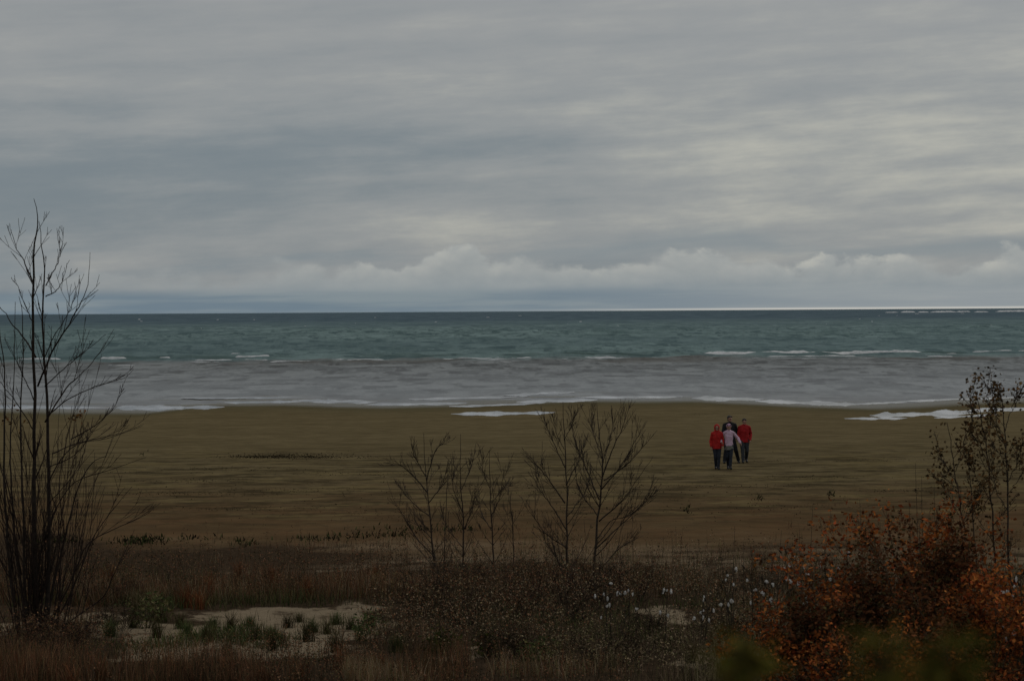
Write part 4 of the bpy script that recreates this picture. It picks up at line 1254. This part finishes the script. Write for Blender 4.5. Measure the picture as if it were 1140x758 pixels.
def person(label, px, pyfeet, hgt_m, foot_l, foot_r, hand_l, hand_r, jacket, trousers, hair=None, hood=None, hat=None, female=True, jl=0.47, skirt=None, yaw=0.0,
           bulk=1.0, lean=0.0, headyaw=0.0):
    """x to the picture's right, the figure faces -y; foot/hand give ankle and wrist positions in body heights, l = picture left"""
    g = ground(px, pyfeet)
    e = empty('person', g, label, 'person')
    e.rotation_euler = (0, 0, yaw)
    h = hgt_m
    sh_w = (0.098 if female else 0.112) * h; hip_w = 0.052 * h
    hipz = 0.515 * h; shz = 0.798 * h
    ly = -lean * h
    hipc = Vector((0, 0, hipz)); shc = Vector((0, ly, shz)); neck = Vector((0, ly * 1.1, 0.86 * h)); head = Vector((0, ly * 1.3 - 0.012 * h, 0.925 * h))
    joints = {}
    for sname, sx, ft, hd in (('l', -1, foot_l, hand_l), ('r', 1, foot_r, hand_r)):
        hip = hipc + Vector((sx * hip_w, 0, 0)); an = Vector(ft) * h
        kn, an = ik(hip, an, 0.245 * h, 0.243 * h, (0, -1, 0))
        shd = shc + Vector((sx * sh_w, 0, 0)); wr = Vector(hd) * h
        el, wr = ik(shd, wr, 0.172 * h, 0.150 * h, (sx * 0.45, 1, -0.2))
        joints[sname] = (hip, kn, an, shd, el, wr, sx)
    # --- body: one continuous surface with face and fingers
    bm = bmesh.new()
    loft(bm, [((0, 0, hipz - 0.03 * h), 0.082 * h, 0.06 * h), ((0, 0, hipz + 0.03 * h), 0.092 * h, 0.065 * h), ((0, ly * .4, 0.62 * h), 0.075 * h, 0.055 * h),
              ((0, ly * .7, 0.73 * h), 0.092 * h, 0.066 * h), ((0, ly, 0.80 * h), 0.09 * h, 0.055 * h), ((0, ly, 0.835 * h), 0.05 * h, 0.04 * h)])
    cap(bm, shc, head - Vector((0, -0.01 * h, 0.03 * h)), 0.033 * h, 0.030 * h)
    hr = 0.066 * h
    Rz = Matrix.Rotation(headyaw, 3, 'Z')
    def hp(x, y, z): return head + Rz @ Vector((x * h, y * h, z * h))
    ico(bm, hp(0, 0.006, 0.012), (0.046 * h, 0.056 * h, 0.056 * h), 3)          # skull
    ico(bm, hp(0, -0.014, -0.024), (0.034 * h, 0.038 * h, 0.042 * h), 3)        # jaw
    cap(bm, hp(0, -0.052, 0.010), hp(0, -0.062, -0.012), 0.005 * h, 0.009 * h)  # nose
    cap(bm, hp(-0.022, -0.046, 0.013), hp(0.022, -0.046, 0.013), 0.007 * h, 0.007 * h)   # brow
    ico(bm, hp(0, -0.046, -0.052), (0.013 * h, 0.011 * h, 0.010 * h))           # chin
    for s_ in (-1, 1): ico(bm, hp(s_ * 0.047, 0.008, -0.004), (0.006 * h, 0.012 * h, 0.018 * h))   # ears
    for sname, (hip, kn, an, shd, el, wr, sx) in joints.items():
        cap(bm, hip, kn, 0.048 * h, 0.032 * h); cap(bm, kn, an, 0.031 * h, 0.020 * h)
        cap(bm, an, an + (Vector((0, -0.055 * h, -0.045 * h)) if an.z > 0.06 * h else Vector((0, -0.075 * h, -0.018 * h))), 0.016 * h, 0.012 * h)
        cap(bm, shc.lerp(shd, .4), shd, 0.034 * h, 0.031 * h)
        cap(bm, shd, el, 0.029 * h, 0.023 * h); cap(bm, el, wr, 0.022 * h, 0.015 * h)
        d = (wr - el).normalized()
        inn = Vector((-sx, 0, 0)); inn = (inn - d * inn.dot(d)).normalized()
        fwd = d.cross(inn); 
        if fwd.y > 0: fwd = -fwd
        pc = wr + d * 0.028 * h
        cap(bm, wr + d * 0.008 * h + fwd * 0.006 * h, pc + d * 0.018 * h + fwd * 0.013 * h, 0.0105 * h, 0.0105 * h)
        cap(bm, wr + d * 0.008 * h - fwd * 0.006 * h, pc + d * 0.018 * h - fwd * 0.013 * h, 0.0105 * h, 0.0105 * h)
        for k, fl in enumerate((0.040, 0.045, 0.042, 0.033)):
            b0 = pc + d * 0.02 * h + fwd * (0.018 - 0.012 * k) * h
            b1 = b0 + (d * 0.9 + inn * 0.25).normalized() * fl * 0.5 * h
            b2 = b1 + (d * 0.65 + inn * 0.7).normalized() * fl * 0.5 * h
            cap(bm, b0, b1, 0.0055 * h, 0.005 * h); cap(bm, b1, b2, 0.005 * h, 0.004 * h)
        t0 = wr + d * 0.014 * h + fwd * 0.012 * h
        t1 = t0 + (d * 0.6 + fwd * 0.7 + inn * 0.25).normalized() * 0.026 * h
        cap(bm, t0, t1, 0.0075 * h, 0.006 * h); cap(bm, t1, t1 + (d * 0.9 + inn * 0.4).normalized() * 0.02 * h, 0.006 * h, 0.0045 * h)
    body = skin_mesh('body', bm, M['skin'], e, 0.0065, 3)
    for s_ in (-1, 1):
        bm = bmesh.new(); ico(bm, hp(s_ * 0.0195, -0.0475, 0.002), (0.0075 * h, 0.0045 * h, 0.0055 * h))
        me = bpy.data.meshes.new('eye'); bm.to_mesh(me); bm.free(); me.materials.append(M['eye'])
        o = bpy.data.objects.new('eye', me); COL.objects.link(o); o.parent = body
    bm = bmesh.new(); ico(bm, hp(0, -0.0505, -0.030), (0.014 * h, 0.0045 * h, 0.0045 * h))
    me = bpy.data.meshes.new('mouth'); bm.to_mesh(me); bm.free(); me.materials.append(M['lip'])
    o = bpy.data.objects.new('mouth', me); COL.objects.link(o); o.parent = body
    # --- jacket
    B = bulk
    bm = bmesh.new()
    w = 0.105 if female else 0.113
    loft(bm, [((0, 0, jl * h), w * 1.05 * h * B, 0.085 * h * B), ((0, 0, (jl + 0.04) * h), w * 1.0 * h * B, 0.085 * h * B), ((0, ly * .4, 0.62 * h), w * 0.92 * h * B, 0.076 * h * B),
              ((0, ly * .7, 0.72 * h), w * 1.0 * h * B, 0.082 * h * B), ((0, ly * .9, 0.775 * h), w * 0.98 * h * B, 0.072 * h * B), ((0, ly, 0.815 * h), w * 0.70 * h, 0.055 * h),
              ((0, ly, 0.852 * h), 0.042 * h, 0.042 * h), ((0, ly, 0.868 * h), 0.040 * h, 0.040 * h)])
    for sname, (hip, kn, an, shd, el, wr, sx) in joints.items():
        cap(bm, Vector((0, ly, 0.842 * h)), shd, 0.034 * h, 0.036 * h); cap(bm, shd, el, 0.038 * h * B, 0.034 * h * B); cap(bm, el, el.lerp(wr, 0.93), 0.036 * h * B, 0.027 * h * B)
    skin_mesh('jacket', bm, jacket, e, 0.011, 5, 0.022, int(px) % 17)
    # --- trousers
    bm = bmesh.new()
    loft(bm, [((0, 0, hipz - 0.06 * h), 0.088 * h, 0.068 * h), ((0, 0, hipz), 0.096 * h, 0.074 * h), ((0, 0, hipz + 0.07 * h), 0.085 * h, 0.064 * h)])
    for sname, (hip, kn, an, shd, el, wr, sx) in joints.items():
        k_ = 1.0 if female else 1.15
        cap(bm, hip, kn, 0.056 * h * k_, 0.039 * h * k_); cap(bm, kn, kn.lerp(an, 1.02), 0.039 * h * k_, 0.031 * h * k_)
    skin_mesh('trousers', bm, trousers, e, 0.011, 4, 0.016, int(px) % 13)
    # --- shoes
    for sname, (hip, kn, an, shd, el, wr, sx) in joints.items():
        bm = bmesh.new()
        cap(bm, an.lerp(kn, 0.12), an, 0.027 * h, 0.030 * h)
        toe = Vector((sx * 0.012 * h, -0.105 * h, -0.022 * h))
        if an.z > 0.06 * h: toe = Vector((sx * 0.008 * h, -0.085 * h, -0.062 * h))     # lifted heel
        cap(bm, an + Vector((0, 0.012 * h, -0.012 * h)), an + toe, 0.030 * h, 0.024 * h)
        cap(bm, an, an + Vector((0, 0, 0.03 * h)), 0.029 * h, 0.029 * h)
        skin_mesh('shoe', bm, M['shoe'], e, 0.009, 3)
    # --- head wear
    if hood is not None:
        bm = bmesh.new()
        ico(bm, hp(0, 0.016, 0.012), (0.066 * h, 0.066 * h, 0.074 * h), 3)
        cap(bm, hp(0, 0.022, -0.03), neck + Vector((0, 0.015 * h, -0.01 * h)), 0.058 * h, 0.062 * h)
        ob = skin_mesh('hood', bm, hood, e, 0.010, 3)
        # open the front so the face looks out
        m = ob.data; bm = bmesh.new(); bm.from_mesh(m)
        Ri = Rz.inverted()
        kill = []
        for v in bm.verts:
            q = Ri @ (v.co - head) / h
            if q.y < -0.012 and (q.x / 0.040) ** 2 + ((q.z + 0.006) / 0.052) ** 2 < 1: kill.append(v)
        bmesh.ops.delete(bm, geom=kill, context='VERTS')
        bm.to_mesh(m); bm.free()
    if hat is not None:
        bm = bmesh.new()
        ico(bm, hp(0, 0.010, 0.024), (0.056 * h, 0.064 * h, 0.058 * h), 3)
        bmesh.ops.bisect_plane(bm, geom=bm.verts[:] + bm.edges[:] + bm.faces[:], plane_co=hp(0, 0, 0.016), plane_no=(0, 0.25, 1), clear_inner=True)
        rim = [ed for ed in bm.edges if ed.is_boundary]
        bmesh.ops.contextual_create(bm, geom=rim)
        me = bpy.data.meshes.new('knit_hat'); bm.to_mesh(me); bm.free(); me.materials.append(hat)
        me.polygons.foreach_set('use_smooth', [True] * len(me.polygons))
        o = bpy.data.objects.new('knit_hat', me); COL.objects.link(o); o.parent = e
        bm = bmesh.new()
        for k in range(24):
            a = 2 * math.pi * k / 24
            ico(bm, hp(math.cos(a) * 0.053, 0.008 + math.sin(a) * 0.060, 0.020 - 0.25 * math.sin(a) * 0.06), (0.009 * h, 0.009 * h, 0.010 * h), 1)
        o2 = skin_mesh('brim', bm, hat, o, 0.006, 3)
    if hair is not None:
        bm = bmesh.new()
        ico(bm, hp(0, 0.014, 0.022), (0.051 * h, 0.058 * h, 0.054 * h), 3)
        cap(bm, hp(-0.03, -0.030, 0.046), hp(0.03, -0.030, 0.046), 0.016 * h, 0.016 * h)
        for s_ in (-1, 1): cap(bm, hp(s_ * 0.046, 0.01, 0.02), hp(s_ * 0.042, 0.02, -0.012), 0.010 * h, 0.008 * h)
        cap(bm, hp(0, 0.05, 0.01), hp(0, 0.045, -0.03), 0.03 * h, 0.024 * h)
        skin_mesh('hair', bm, hair, e, 0.008, 3, 0.012, 3)
    if skirt is not None:
        bm = bmesh.new()
        loft(bm, [((-0.02 * h, -0.006 * h, 0.425 * h), 0.104 * h, 0.092 * h), ((0, 0, 0.45 * h), 0.104 * h, 0.09 * h), ((0, 0, 0.52 * h), 0.1 * h, 0.082 * h)])
        ob = skin_mesh('jumper_hem', bm, skirt, e, 0.011, 3, 0.02, 4)
    return e


person('person in bright red jacket with hood up and dark trousers, front left of the group', 798.3, 522.6, 1.64,
       (-0.022, 0.05, 0.05), (0.022, -0.10, 0.042), (-0.128, -0.03, 0.50), (0.118, -0.07, 0.52), M['orange_red_cloth'], M['denim'], hair=None, hood=M['orange_red_cloth'],
       female=True, jl=0.455, bulk=1.0)
person('person in pale pink jacket and pink knit hat, one arm out, amid the group', 811.6, 522.4, 1.66,
       (-0.012, 0.10, 0.075), (0.014, -0.15, 0.045), (-0.165, -0.07, 0.60), (0.25, -0.05, 0.575), M['pink_cloth'], M['denim'], hat=M['pink_knit'], hair=M['grey_hair'],
       female=True, jl=0.50, skirt=M['pale_cloth'], bulk=0.9)
person('person in a red jacket with dark hair and dark grey trousers, right of the group', 828.8, 515.4, 1.70,
       (-0.045, -0.17, 0.045), (0.052, 0.12, 0.085), (-0.125, -0.07, 0.50), (0.128, -0.04, 0.51), M['red_cloth'], M['grey_trouser'], hair=M['dark_hair'],
       female=False, jl=0.46, bulk=1.0)
person('person in a black coat striding at the back of the group, grey-brown hair', 812.6, 515.6, 1.82,
       (-0.125, -0.10, 0.045), (0.185, 0.06, 0.06), (-0.17, -0.10, 0.49), (0.15, 0.02, 0.50), M['black_cloth'], M['black_cloth'], hair=M['grey_hair'],
       female=False, jl=0.37, bulk=1.0, headyaw=0.5)

# ------------------------------------------------------------------ sky
SUN_EL, SUN_AZ = math.radians(32), math.radians(55)     # sun behind the cloud, ahead to the right
wo = bpy.data.worlds.new('World'); sc.world = wo; wo.use_nodes = True
nt = wo.node_tree; nt.nodes.clear()
tc = nt.nodes.new('ShaderNodeTexCoord')
D = S(nt, tc.outputs['Generated'])
dx, dy, dz = sep(nt, D)
el = dz.mx(-1.0).mn(1.0).asin(); az = dx.atan2(dy)
u = az * 26.14; v = el * 26.14               # hundreds of photograph pixels, from the view axis and above the horizon
vt = v - u * 0.05
wp = noise(nt, comb(nt, u * 0.12, vt * 0.5, 7.0), 1.0, 3)
n1 = noise(nt, comb(nt, u * 0.055 + 3.0, vt * 0.85 + wp * 0.5), 1.0, 5, 0.5)
n2 = noise(nt, comb(nt, u * 0.24 + 11.0, vt * 2.3 + wp * 0.9, 2.0), 1.0, 6, 0.55)
n3 = noise(nt, comb(nt, u * 0.95, vt * 6.0 + wp * 2.0, 5.0), 1.0, 7, 0.6)
n4 = noise(nt, comb(nt, u * 0.62 + 5.0, vt * 1.9, 9.0), 1.0, 7, 0.62)
stt = n1 * 0.35 + n2 * 0.31 + n3 * 0.14 + n4 * 0.24
# brighter to the right at mid height
glow = (((v - 1.75 - u * 0.04) * (v - 1.75 - u * 0.04)) * -2.2).exp() * u.ss(-2.0, 5.5) * 0.095
low = ((v - 1.15) * (v - 1.15) * -6.0).exp() * u.ss(-5.0, 2.0) * 0.03
blu = ((v - 1.45) * (v - 1.45) * -1.2).exp() * u.ss(1.5, -5.5) * 0.06
stt = stt + glow + low - blu + v.ss(1.8, 3.6) * 0.03
k = stt.ss(0.30, 0.80)
c1 = mixc(nt, k.ss(0.0, 0.55), (0.168, 0.199, 0.224), (0.264, 0.275, 0.281))
c2 = mixc(nt, k.ss(0.45, 1.0), c1, (0.455, 0.440, 0.385))
c2 = mixc(nt, v.ss(1.6, 3.4) * 0.5, c2, (0.306, 0.303, 0.300))
c2 = mixc(nt, v.ss(4.5, 14.0), c2, (0.34, 0.34, 0.345))
# cumulus bank above the horizon: heaped, soft, with a few crisp sunlit heads
pf = noise(nt, comb(nt, u * 0.8 + 2.0, v * 0.8, 61.0), 1.0, 3, 0.5)
cu = noise(nt, comb(nt, u * 1.5 + wp * 0.3, v * 2.3, 21.0), 1.0, 8, 0.52)
cu2 = noise(nt, comb(nt, u * 1.5 + wp * 0.3 - 0.10, v * 2.3 + 0.22, 21.0), 1.0, 5, 0.52)
env = noise(nt, comb(nt, u * 0.55 + 0.4, 0.0, 31.0), 1.0, 4, 0.6)
hump = ((u + 0.55) * (u + 0.55) * -6.0).exp() * 0.14 + ((u - 2.2) * (u - 2.2) * -2.5).exp() * 0.07
T = 0.51 + (env - 0.5) * 0.55 + hump + u.ss(-4.0, -1.5, -0.08, 0.04)
dens = (cu - 0.5) * 0.85 + (T - v)
soft = pf.ss(0.36, 0.58, 0.20, 0.05)
cov = dens.ss(-0.02, soft) * u.ss(-5.0, -1.2, 0.30, 0.95)
lit = ((cu - cu2) * 2.4 + 0.42).mx(0.0).mn(1.0)
topb = dens.ss(0.34, 0.0)
ccol = mixc(nt, (lit * 0.62 + topb * 0.22).mn(1.0), (0.245, 0.270, 0.283), (0.400, 0.402, 0.385))
ccol = mixc(nt, topb.pw(1.5) * lit.ss(0.35, 0.75) * pf.ss(0.40, 0.60, 0.1, 1.0) * u.ss(-1.5, 4.5, 0.25, 0.7), ccol, (0.50, 0.487, 0.430))
ccol = mixc(nt, v.ss(0.50, 0.15) * 0.8, ccol, mixc(nt, n2.ss(0.35, 0.65), (0.175, 0.220, 0.258), (0.245, 0.280, 0.300)))
gap = ((v - T - 0.12) * (v - T - 0.12) * -50.0).exp() * n2.ss(0.60, 0.42) * 0.6
c2 = mixc(nt, gap, c2, (0.190, 0.228, 0.255))
call = mixc(nt, cov, c2, ccol)
# low haze band and the pale slit at the horizon
hz = noise(nt, comb(nt, u * 0.35, v * 6.0, 41.0), 1.0, 5, 0.55)
hcol = mixc(nt, hz.ss(0.38, 0.62), (0.115, 0.170, 0.222), (0.190, 0.234, 0.263))
hcol = mixc(nt, u.ss(-1.0, 5.0) * 0.5, hcol, (0.37, 0.375, 0.37))
call = mixc(nt, v.ss(0.30, 0.16) * 0.85, call, hcol)
call = mixc(nt, v.ss(0.028, 0.012) * u.ss(-0.5, 3.0) * 0.75, call, (0.54, 0.52, 0.48))
sky = nt.nodes.new('ShaderNodeTexSky'); sky.sky_type = 'NISHITA'; sky.sun_disc = False
sky.sun_elevation = SUN_EL; sky.sun_rotation = SUN_AZ
sk = S(nt, sky.outputs[0])
SKY_STR = 0.1
vm = nt.nodes.new('ShaderNodeVectorMath'); vm.operation = 'SCALE'; vm.inputs['Scale'].default_value = 1.0 / SKY_STR
nt.links.new(call.s, vm.inputs[0])
cool = mixc(nt, 1.0, S(nt, vm.outputs[0]), (1.05, 1.07, 1.075), 'MULTIPLY')
full = mixc(nt, 0.96, sk, cool)
bg = nt.nodes.new('ShaderNodeBackground'); bg.inputs[1].default_value = SKY_STR
nt.links.new(full.s, bg.inputs[0])
ow = nt.nodes.new('ShaderNodeOutputWorld'); nt.links.new(bg.outputs[0], ow.inputs[0])
wo.cycles.sampling_method = 'MANUAL'; wo.cycles.sample_map_resolution = 1024

sd = bpy.data.lights.new('sun', 'SUN'); sd.energy = 0.5; sd.angle = math.radians(20); sd.color = (1.0, 0.95, 0.88)
so = bpy.data.objects.new('sun', sd); COL.objects.link(so)
# the lamp points from the sun: azimuth measured from +Y towards +X
sv = Vector((math.sin(SUN_AZ) * math.cos(SUN_EL), math.cos(SUN_AZ) * math.cos(SUN_EL), math.sin(SUN_EL)))
so.rotation_euler = (-sv).to_track_quat('-Z', 'Y').to_euler()
so.location = (60, 40, 60)

sc.view_settings.view_transform = 'Standard'
sc.view_settings.look = 'None'
sc.view_settings.exposure = 0.0
sc.view_settings.gamma = 1.0
sc.cycles.use_denoising = True
